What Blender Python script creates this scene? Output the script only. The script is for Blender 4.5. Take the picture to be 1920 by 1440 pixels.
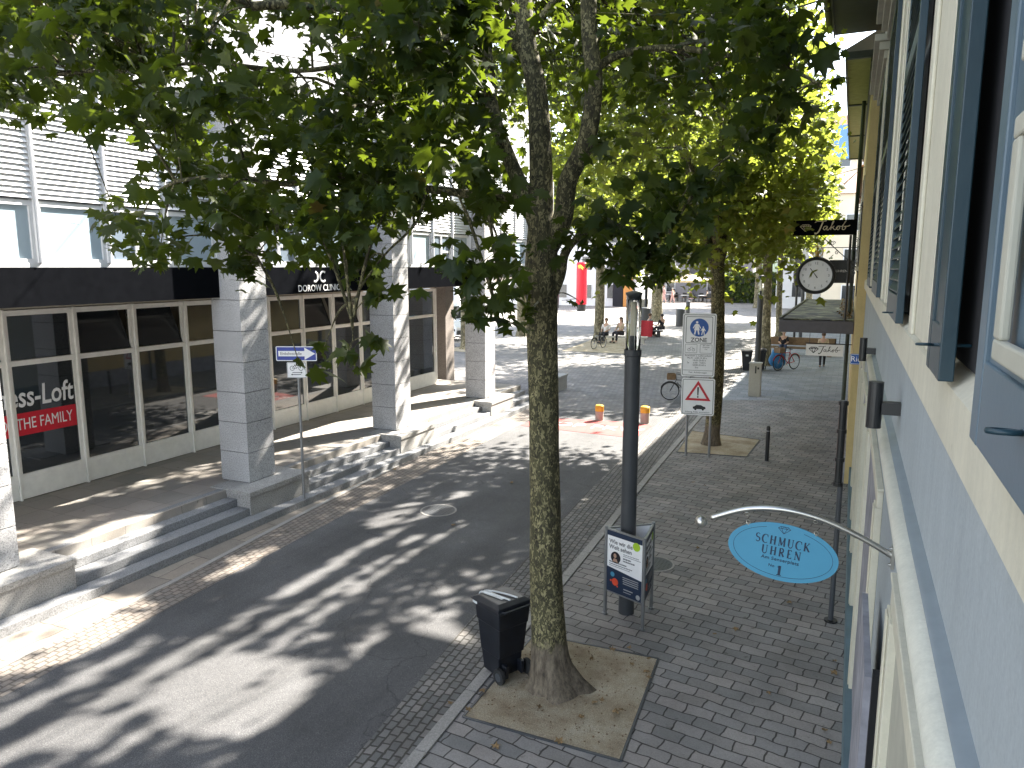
import bpy, math, random
import numpy as np
from mathutils import Vector, Matrix
S=bpy.context.scene; COL=S.collection
for o in list(bpy.data.objects): bpy.data.objects.remove(o)
# ---------------------------------------------------------------- camera, world, sun, exposure
FPX=1390.; CAMH=5.0
YAW=math.radians(24.4547); PIT=math.radians(8.9938)
cd=bpy.data.cameras.new('camera'); cam=bpy.data.objects.new('camera',cd); COL.objects.link(cam)
cd.sensor_width=36; cd.lens=36*FPX/1920; cd.clip_end=1500; cd.clip_start=0.05
cam.location=(0,0,CAMH); cam.rotation_euler=(math.pi/2-PIT,0,YAW); S.camera=cam
AZ=24.0; EL=41.5
w=bpy.data.worlds.new('World'); S.world=w; w.use_nodes=True
nt=w.node_tree; nt.nodes.clear()
sk=nt.nodes.new('ShaderNodeTexSky'); sk.sky_type='NISHITA'; sk.sun_disc=False
sk.sun_elevation=math.radians(EL); sk.sun_rotation=math.radians(AZ); sk.dust_density=.6; sk.ozone_density=1.0
bg=nt.nodes.new('ShaderNodeBackground'); bg.inputs[1].default_value=0.105
ow=nt.nodes.new('ShaderNodeOutputWorld'); hs_=nt.nodes.new('ShaderNodeHueSaturation'); hs_.inputs['Saturation'].default_value=.58; nt.links.new(sk.outputs[0],hs_.inputs['Color']); nt.links.new(hs_.outputs[0],bg.inputs[0]); nt.links.new(bg.outputs[0],ow.inputs[0])
sl=bpy.data.lights.new('sun','SUN'); sl.energy=4.2; sl.angle=math.radians(0.7); sl.color=(1,.93,.82)
so=bpy.data.objects.new('sun',sl); COL.objects.link(so)
a=math.radians(AZ); e=math.radians(EL)
so.rotation_euler=Vector((math.sin(a)*math.cos(e),math.cos(a)*math.cos(e),math.sin(e))).to_track_quat('Z','Y').to_euler()
S.view_settings.view_transform='Standard'; S.view_settings.look='None'; S.view_settings.exposure=2.9
S.view_settings.gamma=1; S.view_settings.use_curve_mapping=False
S.render.engine='CYCLES'; S.cycles.max_bounces=8; S.cycles.transparent_max_bounces=12
# ---------------------------------------------------------------- measuring helpers (a pixel of the 1920 photo -> a point of the place)
RC=np.array(Matrix.Rotation(YAW,3,'Z')@Matrix.Rotation(math.pi/2-PIT,3,'X'))
C0=np.array([0,0,CAMH])
def ray(x,y): return RC@np.array([(x-960)/FPX,(720-y)/FPX,-1.])
def G(x,y,z=0):
    d=ray(x,y); return Vector(C0+d*((z-CAMH)/d[2]))
def WY(x,y,Y):
    d=ray(x,y); return Vector(C0+d*(Y/d[1]))
def WX(x,y,X):
    d=ray(x,y); return Vector(C0+d*(X/d[0]))
# ---------------------------------------------------------------- materials
MT={}
def mk(name):
    m=bpy.data.materials.new(name); m.use_nodes=True; nt=m.node_tree
    return m,nt,nt.nodes['Principled BSDF']
def N(nt,t,**k):
    n=nt.nodes.new(t)
    for a_,v in k.items(): setattr(n,a_,v)
    return n
def pos(nt,scale=(1,1,1),rot=(0,0,0),loc=(0,0,0)):
    g=N(nt,'ShaderNodeNewGeometry'); m=N(nt,'ShaderNodeMapping'); m.inputs['Scale'].default_value=scale
    m.inputs['Rotation'].default_value=rot; m.inputs['Location'].default_value=loc
    nt.links.new(g.outputs['Position'],m.inputs[0]); return m.outputs[0]
def noise(nt,vec,sc,det=4,ro=.6,dist=0):
    n=N(nt,'ShaderNodeTexNoise'); n.inputs['Scale'].default_value=sc; n.inputs['Detail'].default_value=det
    n.inputs['Roughness'].default_value=ro; n.inputs['Distortion'].default_value=dist
    if vec is not None: nt.links.new(vec,n.inputs['Vector'])
    return n.outputs[0]
def ramp(nt,fac,stops):
    r=N(nt,'ShaderNodeValToRGB'); cr=r.color_ramp
    while len(cr.elements)<len(stops): cr.elements.new(.5)
    for el,(p,c) in zip(cr.elements,stops):
        el.position=p; el.color=(*c,1) if len(c)==3 else c
    nt.links.new(fac,r.inputs[0]); return r.outputs[0]
def mix(nt,a_,b_,fac,mode='MIX'):
    m=N(nt,'ShaderNodeMix',data_type='RGBA',blend_type=mode)
    for i,v in ((0,fac),(6,a_),(7,b_)):
        if isinstance(v,(int,float)): m.inputs[i].default_value=v
        elif isinstance(v,tuple): m.inputs[i].default_value=(*v,1)
        else: nt.links.new(v,m.inputs[i])
    return m.outputs[2]
def bump(nt,b,h,st,dist=.01):
    n=N(nt,'ShaderNodeBump'); n.inputs['Strength'].default_value=st; n.inputs['Distance'].default_value=dist
    nt.links.new(h,n.inputs['Height']); nt.links.new(n.outputs[0],b.inputs['Normal']); return n
def sm(name,c,r=.6,metal=0,var=.12,sc=6,bs=0,bsc=60,spec=.5,fine=0,fsc=120):
    """painted / plain surface with cloudy tone variation, fine speckle and bump"""
    m,nt,b=mk(name); b.inputs['Roughness'].default_value=r; b.inputs['Metallic'].default_value=metal
    b.inputs['Specular IOR Level'].default_value=spec
    p=pos(nt); f=noise(nt,p,sc)
    lo=tuple(x*(1-var) for x in c); hi=tuple(min(1,x*(1+var)) for x in c)
    col=ramp(nt,f,[(.3,lo),(.7,hi)])
    if fine:
        f2=noise(nt,p,fsc,2,.7)
        col=mix(nt,col,ramp(nt,f2,[(.35,(1-fine,)*3),(.65,(1+fine*.4,)*3)]),1.,'MULTIPLY')
    nt.links.new(col,b.inputs['Base Color'])
    if bs: bump(nt,b,noise(nt,p,bsc,4),bs,.004)
    MT[name]=m; return m
def brick(name,c1,c2,mort,w_,h_,mw,rot=0,axes='xy',rough=.8,bs=.6,stain=.35,off=.5,extra=None,rel=.006):
    m,nt,b=mk(name); b.inputs['Roughness'].default_value=rough
    if axes=='xy': p=pos(nt,rot=(0,0,rot))
    else:
        g=N(nt,'ShaderNodeNewGeometry'); s=N(nt,'ShaderNodeSeparateXYZ'); c=N(nt,'ShaderNodeCombineXYZ')
        nt.links.new(g.outputs['Position'],s.inputs[0])
        ad=N(nt,'ShaderNodeMath'); nt.links.new(s.outputs[0],ad.inputs[0]); nt.links.new(s.outputs[1],ad.inputs[1])
        nt.links.new(ad.outputs[0],c.inputs[0]); nt.links.new(s.outputs[2],c.inputs[1]); p=c.outputs[0]
    # wobble the joints a little so they are not ruled lines
    wn=N(nt,'ShaderNodeTexNoise'); wn.inputs['Scale'].default_value=5/ max(w_,.1)*.25; wn.inputs['Detail'].default_value=2; nt.links.new(p,wn.inputs['Vector'])
    va=N(nt,'ShaderNodeVectorMath',operation='MULTIPLY_ADD'); nt.links.new(wn.outputs['Color'],va.inputs[0])
    va.inputs[1].default_value=(w_*.24 if rel>.001 else 0,)*2+(0,); nt.links.new(p,va.inputs[2])
    t=N(nt,'ShaderNodeTexBrick'); t.offset=off; t.squash=1
    for k,v in (('Color1',c1),('Color2',c2),('Mortar',mort)): t.inputs[k].default_value=(*v,1)
    t.inputs['Scale'].default_value=1; t.inputs['Brick Width'].default_value=w_; t.inputs['Row Height'].default_value=h_
    t.inputs['Mortar Size'].default_value=mw; t.inputs['Mortar Smooth'].default_value=.3; t.inputs['Bias'].default_value=0
    nt.links.new(va.outputs[0],t.inputs['Vector'])
    big=noise(nt,pos(nt),.9,5,.65)
    if rel>.001:
        t2=N(nt,'ShaderNodeTexBrick'); t2.offset=off
        for k_,v_ in (('Color1',(1.16,1.10,1.06)),('Color2',(.80,.84,.87)),('Mortar',(1,1,1))): t2.inputs[k_].default_value=(*v_,1)
        t2.inputs['Scale'].default_value=1; t2.inputs['Brick Width'].default_value=w_; t2.inputs['Row Height'].default_value=h_; t2.inputs['Mortar Size'].default_value=0; t2.inputs['Bias'].default_value=0
        sh=N(nt,'ShaderNodeVectorMath',operation='ADD'); nt.links.new(va.outputs[0],sh.inputs[0]); sh.inputs[1].default_value=(w_*14,h_*22,0); nt.links.new(sh.outputs[0],t2.inputs['Vector'])
    fi=noise(nt,pos(nt),70,3,.7)
    col=mix(nt,t.outputs['Color'],ramp(nt,big,[(.3,(1-stain,)*3),(.7,(1+stain*.35,)*3)]),1.,'MULTIPLY')
    if rel>.001:
        col=mix(nt,col,t2.outputs['Color'],.6,'MULTIPLY')
        col=mix(nt,col,ramp(nt,noise(nt,pos(nt,loc=(5,2,0)),7,3,.5),[(.27,(.5,.48,.45)),(.33,(1,)*3)]),.8,'MULTIPLY')
    col=mix(nt,col,ramp(nt,fi,[(.3,(.78,)*3),(.7,(1.12,)*3)]),1.,'MULTIPLY')
    nt.links.new(col,b.inputs['Base Color'])
    if bs:
        h=N(nt,'ShaderNodeMath',operation='MULTIPLY_ADD'); nt.links.new(t.outputs['Fac'],h.inputs[0]); h.inputs[1].default_value=-1
        nt.links.new(fi,h.inputs[2]); bump(nt,b,h.outputs[0],bs,rel)
    MT[name]=m; return m
def metal(name,c,r=.35): return sm(name,c,r,1,.08,8)
def glassm(name,tint=(.02,.025,.03),rough=.03,ior=1.6):
    m,nt,b=mk(name); b.inputs['Base Color'].default_value=(*tint,1); b.inputs['Roughness'].default_value=rough
    b.inputs['IOR'].default_value=ior
    p=pos(nt); bump(nt,b,noise(nt,p,.8,2),.05,.02)
    MT[name]=m; return m
# ground
brick('paving',(.33,.312,.30),(.225,.22,.215),(.06,.056,.052),.33,.19,.010,rot=math.radians(8),stain=.3)
brick('light_paving',(.30,.32,.34),(.24,.26,.28),(.13,.14,.15),.5,.33,.008,off=.5,stain=.2)
brick('plaza_setts',(.25,.24,.235),(.18,.175,.17),(.11,.105,.10),.22,.2,.012,rot=.3,stain=.3)
brick('pale_setts',(.33,.30,.27),(.25,.235,.215),(.15,.14,.13),.30,.3,.012,rot=1.2,stain=.25)
brick('gutter_setts',(.24,.23,.22),(.15,.148,.145),(.06,.056,.05),.15,.105,.014,rot=math.radians(86),stain=.3,bs=.9)
brick('gutter_setts_warm',(.27,.235,.205),(.21,.185,.165),(.12,.105,.09),.15,.11,.014,rot=math.radians(86),stain=.3,bs=.9)
brick('slabs',(.33,.29,.24),(.25,.22,.19),(.10,.09,.08),.62,.9,.008,rot=0,stain=.25)
brick('gallery_tiles',(.36,.33,.30),(.31,.29,.26),(.2,.18,.17),.6,.6,.006,stain=.15,off=0)
brick('stone_panels',(.44,.44,.455),(.40,.40,.41),(.18,.18,.19),1.25,.72,.008,axes='yz',bs=.1,stain=.08,off=0,rel=.0005)
brick('hedge_wall',(.2,.2,.17),(.14,.14,.12),(.08,.08,.07),.5,.3,.01,axes='yz')
m,nt,b=mk('asphalt'); b.inputs['Roughness'].default_value=.85; p=pos(nt)
f=noise(nt,p,95,3,.9); f2=noise(nt,p,.7,5); f3=noise(nt,pos(nt,(1,.12,1),(0,0,.06)),1.6,4)
c=ramp(nt,f,[(.34,(.035,.036,.04)),(.53,(.088,.089,.094)),(.70,(.24,.235,.23))])
c=mix(nt,c,ramp(nt,f2,[(.3,(.72,)*3),(.7,(1.15,)*3)]),1.,'MULTIPLY'); c=mix(nt,c,ramp(nt,f3,[(.35,(.85,)*3),(.65,(1.12,)*3)]),1.,'MULTIPLY')
def cracks(nt,sc,wd,seed=0):
    q=pos(nt,loc=(seed,seed*.7,0)); wn=N(nt,'ShaderNodeTexNoise'); wn.inputs['Scale'].default_value=sc*3; wn.inputs['Detail'].default_value=4; nt.links.new(q,wn.inputs['Vector'])
    va=N(nt,'ShaderNodeVectorMath',operation='MULTIPLY_ADD'); nt.links.new(wn.outputs['Color'],va.inputs[0]); va.inputs[1].default_value=(.5/sc,)*3; nt.links.new(q,va.inputs[2])
    v=N(nt,'ShaderNodeTexVoronoi',feature='DISTANCE_TO_EDGE'); v.inputs['Scale'].default_value=sc; nt.links.new(va.outputs[0],v.inputs['Vector'])
    return ramp(nt,v.outputs[0],[(0,(.62,)*3),(wd,(1,)*3)])
c=mix(nt,c,cracks(nt,.22,.0022),1.,'MULTIPLY'); c=mix(nt,c,ramp(nt,noise(nt,pos(nt),3.2,2,.4),[(.66,(1,)*3),(.74,(.78,)*3)]),.7,'MULTIPLY')
nt.links.new(c,b.inputs['Base Color']); bump(nt,b,f,.5,.004); MT['asphalt']=m
m,nt,b=mk('soil'); b.inputs['Roughness'].default_value=.95; p=pos(nt)
f=noise(nt,p,2.2,6,.65); f2=noise(nt,p,90,3,.8)
c=ramp(nt,f,[(.3,(.30,.23,.15)),(.5,(.45,.38,.27)),(.72,(.56,.51,.40))]); c=mix(nt,c,ramp(nt,f2,[(.3,(.5,)*3),(.7,(1.35,)*3)]),1.,'MULTIPLY')
nt.links.new(c,b.inputs['Base Color']); bump(nt,b,f2,1.,.02); MT['soil']=m
def granite(name,base,dk=.55):
    m,nt,b=mk(name); b.inputs['Roughness'].default_value=.75; p=pos(nt)
    f=noise(nt,p,48,3,.9); f2=noise(nt,p,1.3,4)
    c=ramp(nt,f,[(.36,tuple(x*dk for x in base)),(.5,base),(.68,tuple(min(.9,x*1.3) for x in base))])
    c=mix(nt,c,ramp(nt,f2,[(.3,(.85,)*3),(.7,(1.08,)*3)]),1.,'MULTIPLY'); nt.links.new(c,b.inputs['Base Color']); bump(nt,b,f,.2,.003)
    MT[name]=m
granite('granite',(.44,.44,.45),.35); granite('granite_warm',(.38,.37,.355),.4); granite('granite_brown',(.25,.22,.2)); granite('step_granite',(.24,.245,.255),.45); granite('kerb_stone',(.30,.29,.275),.75)
granite('concrete',(.38,.37,.33),.85)
# bark of a plane tree
def bark(name,dark,mid,pale,sc=1.):
    m,nt,b=mk(name); b.inputs['Roughness'].default_value=.85
    p=pos(nt,(1,1,.55)); v=N(nt,'ShaderNodeTexVoronoi'); v.inputs['Scale'].default_value=26*sc; v.inputs['Randomness'].default_value=1
    wn=N(nt,'ShaderNodeTexNoise'); wn.inputs['Scale'].default_value=12*sc; nt.links.new(p,wn.inputs['Vector'])
    va=N(nt,'ShaderNodeVectorMath',operation='MULTIPLY_ADD'); nt.links.new(wn.outputs['Color'],va.inputs[0]); va.inputs[1].default_value=(.12,)*3; nt.links.new(p,va.inputs[2])
    nt.links.new(va.outputs[0],v.inputs['Vector'])
    s=N(nt,'ShaderNodeSeparateXYZ'); nt.links.new(v.outputs['Color'],s.inputs[0])
    c=ramp(nt,s.outputs[0],[(.0,dark),(.42,mid),(.62,tuple(x*.75 for x in mid)),(.8,pale)])
    f=noise(nt,p,5*sc,6,.7); c=mix(nt,c,ramp(nt,f,[(.35,(.5,.5,.45)),(.65,(1.15,)*3)]),1.,'MULTIPLY')
    # the lowest half metre of the stem has lost its scales: plain pale brown bark
    if sc>1.5:
        g=N(nt,'ShaderNodeNewGeometry'); sz=N(nt,'ShaderNodeSeparateXYZ'); nt.links.new(g.outputs['Position'],sz.inputs[0])
        md=N(nt,'ShaderNodeMath',operation='MULTIPLY_ADD'); nt.links.new(noise(nt,p,14,3),md.inputs[0]); md.inputs[1].default_value=-.35; nt.links.new(sz.outputs[2],md.inputs[2])
        low=ramp(nt,noise(nt,pos(nt,(1,1,.25)),22,5,.7),[(.3,(.045,.034,.024)),(.5,(.13,.105,.075)),(.7,(.22,.18,.13))])
        c=mix(nt,low,c,ramp(nt,md.outputs[0],[(.36,(0,0,0)),(.5,(1,1,1))]))
    nt.links.new(c,b.inputs['Base Color'])
    h=N(nt,'ShaderNodeMath',operation='ADD'); nt.links.new(s.outputs[0],h.inputs[0]); nt.links.new(noise(nt,p,60,4),h.inputs[1])
    bump(nt,b,h.outputs[0],.5,.012); MT[name]=m
sm('joint_grey',(.13,.13,.13),.9)
bark('bark',(.035,.03,.018),(.085,.078,.036),(.27,.24,.125),1.8); bark('bark_far',(.09,.08,.05),(.17,.15,.09),(.30,.27,.18),.6)
def leafm(name,c0,c1,c2,tr,amt=.5):
    m=bpy.data.materials.new(name); m.use_nodes=True; nt=m.node_tree; nt.nodes.clear()
    at=N(nt,'ShaderNodeAttribute',attribute_name='leaf_tone')
    c=ramp(nt,at.outputs['Fac'],[(0,c0),(.6,c1),(.93,c2),(1,(.16,.075,.025))])
    f=noise(nt,pos(nt),40,2); c=mix(nt,c,ramp(nt,f,[(.3,(.8,)*3),(.7,(1.15,)*3)]),1.,'MULTIPLY')
    pb=N(nt,'ShaderNodeBsdfPrincipled'); pb.inputs['Roughness'].default_value=.5; pb.inputs['Specular IOR Level'].default_value=.22
    nt.links.new(c,pb.inputs['Base Color'])
    tb=N(nt,'ShaderNodeBsdfTranslucent'); tc=mix(nt,c,tr,.62); nt.links.new(tc,tb.inputs[0])
    ms=N(nt,'ShaderNodeMixShader'); ms.inputs[0].default_value=amt
    nt.links.new(pb.outputs[0],ms.inputs[1]); nt.links.new(tb.outputs[0],ms.inputs[2])
    o=N(nt,'ShaderNodeOutputMaterial'); nt.links.new(ms.outputs[0],o.inputs[0]); MT[name]=m
leafm('leaf_near',(.011,.021,.006),(.021,.036,.009),(.06,.07,.018),(.26,.36,.02),.33)
leafm('leaf_far',(.05,.075,.016),(.10,.13,.028),(.18,.18,.045),(.44,.52,.06),.48)
leafm('leaf_hedge',(.05,.08,.02),(.08,.12,.03),(.14,.18,.04),(.2,.3,.05),.3)
sm('leaf_dry',(.20,.13,.06),.8,var=.4,sc=9)
# paint, metals, others
sm('frame_cream',(.84,.83,.79),.45,var=.06); sm('white_metal',(.62,.63,.65),.4,var=.05); sm('blind_back',(.30,.31,.33),.6); sm('blind',(.74,.75,.77),.42,var=.05)
sm('navy_panel',(.006,.0065,.008),.9,var=.15,spec=0); sm('blue_wall',(.33,.365,.38),.85,var=.07,sc=1.5,bs=.25,bsc=25,fine=.06,fsc=60)
sm('blue_socle',(.11,.17,.20),.7,var=.12,sc=3); sm('cream_trim',(.56,.53,.42),.6,var=.07,sc=3,bs=.15,bsc=30); sm('cream_dull',(.40,.39,.32),.7,var=.12,sc=5)
sm('teal_paint',(.010,.034,.048),.42,var=.12,sc=4,bs=.15,bsc=30); sm('blue_leaf',(.085,.13,.165),.42,var=.08,sc=2,bs=.1)
sm('yellow_wall',(.56,.43,.20),.85,var=.08,sc=2,bs=.3,bsc=25); sm('soffit_green',(.50,.50,.26),.7,var=.12,sc=6); sm('dark_roof',(.028,.032,.034),.6,var=.2)
sm('dark_green',(.03,.045,.035),.45,var=.2); sm('roof_tile',(.30,.16,.11),.8,var=.2,sc=3); sm('grey_door',(.25,.25,.28),.75,var=.3,sc=5,bs=.2)
sm('black_plastic',(.010,.012,.017),.38,var=.3,bs=.1,bsc=200); sm('black_paint',(.012,.013,.014),.4,var=.2); sm('rubber',(.02,.02,.02),.8,var=.2); sm('pole_grey',(.055,.06,.067),.45,var=.1,sc=3,fine=.1)
sm('white_tape',(.6,.62,.62),.5); sm('sign_white',(.84,.84,.85),.45,var=.03); sm('sign_back',(.32,.33,.34),.5,var=.05); sm('sign_blue',(.008,.085,.36),.4,var=.05); sm('sign_red',(.55,.012,.03),.4,var=.05); sm('sign_black',(.015,.015,.017),.5,var=.05)
sm('oneway_blue',(.01,.035,.30),.4,var=.05); sm('oval_blue',(.055,.25,.39),.5,var=.03); sm('ink_navy',(.01,.025,.06),.5,var=.05)
metal('galvanised',(.34,.35,.36),.5); metal('steel',(.50,.49,.45),.32); metal('brass',(.75,.52,.16),.3); sm('gold_letter',(.72,.62,.42),.5,var=.1); sm('ink_grey',(.17,.17,.18),.6)
sm('awning_cream',(.54,.53,.45),.5,var=.08,sc=5,fine=.05); sm('flashing',(.20,.235,.26),.45,var=.1)
sm('canopy_edge',(.075,.07,.085),.5,var=.12); sm('red_paint',(.34,.07,.065),.8,var=.15,sc=4,fine=.2); sm('road_white',(.62,.58,.55),.8,var=.15,fine=.2)
sm('yellow_cap',(.60,.36,.03),.5); sm('bollard_pink',(.36,.32,.28),.6,var=.15); sm('red_bright',(.62,.01,.03),.5,var=.06); sm('van_white',(.75,.77,.8),.3,var=.03)
sm('skin',(.45,.28,.2),.6); sm('hair_dark',(.02,.015,.012),.7); sm('hair_grey',(.4,.38,.35),.8); sm('hair_brown',(.09,.05,.03),.8)
sm('cloth_white',(.65,.62,.6),.9); sm('cloth_black',(.015,.015,.02),.9); sm('cloth_pink',(.55,.35,.33),.9); sm('cloth_tan',(.42,.33,.22),.9); sm('cloth_grey',(.2,.2,.21),.9); sm('cloth_red',(.35,.02,.03),.85,var=.3,sc=20); sm('cloth_blue',(.02,.16,.35),.7,var=.25,sc=12,bs=.4,bsc=18); sm('denim',(.05,.07,.13),.9)
sm('wood',(.17,.11,.06),.7,var=.25,sc=9); sm('wood_orange',(.5,.22,.05),.5,var=.1); sm('wall_white',(.62,.63,.64),.8,var=.05,sc=.6); sm('wall_cream',(.60,.54,.42),.85,var=.05,sc=.6); sm('wall_beige',(.5,.46,.38),.85,var=.06); sm('parasol',(.42,.34,.2),.8,var=.15,sc=4); sm('moss',(.16,.17,.09),.9,var=.6,sc=6,bs=.6,bsc=30); sm('terracotta',(.24,.14,.09),.8)
m=MT['moss']; nt=m.node_tree; b=nt.nodes['Principled BSDF']
f=noise(nt,pos(nt,(.8,.55,1)),1.5,5,.65,1.2); nt.links.new(ramp(nt,f,[(.42,(.008,.008,.007)),(.49,(.04,.042,.022)),(.55,(.12,.125,.06)),(.62,(.26,.26,.18))]),b.inputs['Base Color']); b.inputs['Roughness'].default_value=.7
glassm('shop_glass',ior=1.9); glassm('sky_glass',(.16,.2,.25),.06,1.9); glassm('dark_glass',(.03,.035,.04),.08); glassm('sky_pale_glass',(.34,.42,.48),.18); glassm('sky_blue_glass',(.06,.18,.42),.1)  # pale and blue tints carry the sky's reflection in the glass colour
m,nt,b=mk('clear_glass'); b.inputs['Transmission Weight'].default_value=1; b.inputs['Roughness'].default_value=.03; b.inputs['IOR'].default_value=1.25; b.inputs['Base Color'].default_value=(.93,.95,.94,1); MT['clear_glass']=m
for nm in ('blue_wall','cream_trim','yellow_wall','awning_cream'):
    m=MT[nm]; nt=m.node_tree; b=nt.nodes['Principled BSDF']; src=b.inputs['Base Color'].links[0].from_socket
    st=noise(nt,pos(nt,(5,5,.35)),2.4,5,.7); c=mix(nt,src,ramp(nt,st,[(.36,(.86,.87,.88)),(.6,(1.03,)*3)]),.5,'MULTIPLY')
    c=mix(nt,c,ramp(nt,noise(nt,pos(nt),42,3,.8),[(.3,(.94,)*3),(.7,(1.04,)*3)]),1.,'MULTIPLY')
    sp=noise(nt,pos(nt,loc=(3,1,2)),17,2,.5); c=mix(nt,c,ramp(nt,sp,[(.215,(.6,.57,.53)),(.25,(1,)*3)]),.6,'MULTIPLY')
    nt.links.new(c,b.inputs['Base Color'])
    bn=[n for n in nt.nodes if n.type=='BUMP']
    if bn: bn[0].inputs['Strength'].default_value=.28; bn[0].inputs['Distance'].default_value=.004
sm('shade_black',(.006,.006,.007),.9)  # even black for the shade inside window openings and the door gap
sm('lamp_inner',(.75,.70,.55),.4,var=.05)
# ---------------------------------------------------------------- mesh builder
class MB:
    def __init__(s): s.v=[]; s.f=[]
    def add(s,vs,fs):
        n=len(s.v); s.v+=[tuple(v) for v in vs]; s.f+=[tuple(i+n for i in f) for f in fs]; return s
    def box(s,x0,x1,y0,y1,z0,z1):
        x0,x1=sorted((x0,x1)); y0,y1=sorted((y0,y1)); z0,z1=sorted((z0,z1))
        return s.add([(x,y,z) for z in (z0,z1) for y in (y0,y1) for x in (x0,x1)],[(0,2,3,1),(4,5,7,6),(0,1,5,4),(2,6,7,3),(0,4,6,2),(1,3,7,5)])
    def obox(s,c,rx,ry,rz):
        c=Vector(c); rx=Vector(rx); ry=Vector(ry); rz=Vector(rz)
        return s.add([c+rx*i+ry*j+rz*k for k in (-1,1) for j in (-1,1) for i in (-1,1)],[(0,2,3,1),(4,5,7,6),(0,1,5,4),(2,6,7,3),(0,4,6,2),(1,3,7,5)])
    def tube(s,pts,rad,n=10,cap=True):
        pts=[Vector(p) for p in pts]
        if isinstance(rad,(int,float)): rad=[rad]*len(pts)
        base=len(s.v); up=Vector((0,0,1)); prev=None; rings=[]
        for i,p in enumerate(pts):
            d=(pts[min(i+1,len(pts)-1)]-pts[max(i-1,0)])
            d=d.normalized() if d.length>1e-9 else Vector((0,0,1))
            if prev is None:
                ref=Vector((1,0,0)) if abs(d.z)>.7 else Vector((0,0,1)); u=d.cross(ref).normalized()
            else:
                u=(prev-d*prev.dot(d)); u=u.normalized() if u.length>1e-6 else d.orthogonal().normalized()
            prev=u; v=d.cross(u)
            for k in range(n):
                t=2*math.pi*k/n; s.v.append(tuple(p+(u*math.cos(t)+v*math.sin(t))*rad[i]))
        for i in range(len(pts)-1):
            for k in range(n):
                a_=base+i*n+k; b_=base+i*n+(k+1)%n; s.f.append((a_,b_,b_+n,a_+n))
        if cap:
            s.f.append(tuple(base+k for k in range(n))[::-1]); s.f.append(tuple(base+(len(pts)-1)*n+k for k in range(n)))
        return s
    def cyl(s,p,h,r,r2=None,n=20): p=Vector(p); return s.tube([p,p+Vector((0,0,h))],[r,r if r2 is None else r2],n)
    def lathe(s,c,prof,n=24):
        c=Vector(c); b=len(s.v)
        for r,z in prof:
            for k in range(n):
                t=2*math.pi*k/n; s.v.append((c.x+r*math.cos(t),c.y+r*math.sin(t),c.z+z))
        for i in range(len(prof)-1):
            for k in range(n): s.f.append((b+i*n+k,b+i*n+(k+1)%n,b+(i+1)*n+(k+1)%n,b+(i+1)*n+k))
        s.f.append(tuple(b+k for k in range(n))[::-1]); s.f.append(tuple(b+(len(prof)-1)*n+k for k in range(n))); return s
    def sph(s,c,r,n=12,sc=(1,1,1)):
        c=Vector(c); b=len(s.v); m=n//2
        for i in range(m+1):
            a_=math.pi*i/m
            for k in range(n):
                t=2*math.pi*k/n; s.v.append((c.x+r*sc[0]*math.sin(a_)*math.cos(t),c.y+r*sc[1]*math.sin(a_)*math.sin(t),c.z-r*sc[2]*math.cos(a_)))
        for i in range(m):
            for k in range(n): s.f.append((b+i*n+k,b+i*n+(k+1)%n,b+(i+1)*n+(k+1)%n,b+(i+1)*n+k))
        return s
    def torus(s,c,ax,R,r,n=28,m=8):
        ax=Vector(ax).normalized(); u=ax.orthogonal().normalized(); v=ax.cross(u); c=Vector(c)
        b=len(s.v)
        for i in range(n):
            t=2*math.pi*i/n; d=u*math.cos(t)+v*math.sin(t)
            for k in range(m):
                q=2*math.pi*k/m; s.v.append(tuple(c+d*(R+r*math.cos(q))+ax*r*math.sin(q)))
        for i in range(n):
            for k in range(m): s.f.append((b+i*m+k,b+((i+1)%n)*m+k,b+((i+1)%n)*m+(k+1)%m,b+i*m+(k+1)%m))
        return s
    def poly(s,fr,pts,d0=0,d1=.002):
        """flat outline on a frame, given its own thickness"""
        n=len(pts); vs=[fr(x,y,d1) for x,y in pts]+[fr(x,y,d0) for x,y in pts]
        return s.add(vs,[tuple(range(n)),tuple(range(2*n-1,n-1,-1))]+[(i,i+n,(i+1)%n+n,(i+1)%n) for i in range(n)])
    def stroke(s,fr,pts,wd,d0=0,d1=.002):
        """pen stroke on a frame; wd is one width or one per point"""
        if isinstance(wd,(int,float)): wd=[wd]*len(pts)
        L=[];R=[]
        for i,(x,y) in enumerate(pts):
            a_=pts[max(i-1,0)]; b_=pts[min(i+1,len(pts)-1)]; dx,dy=b_[0]-a_[0],b_[1]-a_[1]; l=math.hypot(dx,dy) or 1
            nx,ny=-dy/l*wd[i]/2,dx/l*wd[i]/2; L.append((x+nx,y+ny)); R.append((x-nx,y-ny))
        for i in range(len(pts)-1): s.poly(fr,[L[i],R[i],R[i+1],L[i+1]],d0,d1)
        return s
    def prism(s,pts,z0,z1):
        n=len(pts); return s.add([(x,y,z1) for x,y in pts]+[(x,y,z0) for x,y in pts],[tuple(range(n)),tuple(range(2*n-1,n-1,-1))]+[(i,i+n,(i+1)%n+n,(i+1)%n) for i in range(n)])
    def build(s,name,mat,parent=None,smooth=False,bevel=0):
        me=bpy.data.meshes.new(name); me.from_pydata(s.v,[],s.f); me.materials.append(MT[mat]); me.validate()
        o=bpy.data.objects.new(name,me); COL.objects.link(o)
        if parent:
            o.parent=parent
            off=WORLD(parent) # meshes are given in world coordinates
            for v in me.vertices: v.co-=off
        if smooth:
            for p_ in me.polygons: p_.use_smooth=True
        if bevel:
            b_=o.modifiers.new('bevel','BEVEL'); b_.width=bevel; b_.segments=2; b_.limit_method='ANGLE'; b_.angle_limit=.7
        return o
def WORLD(o):
    v=Vector((0,0,0))
    while o: v+=o.location; o=o.parent
    return v
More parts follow.
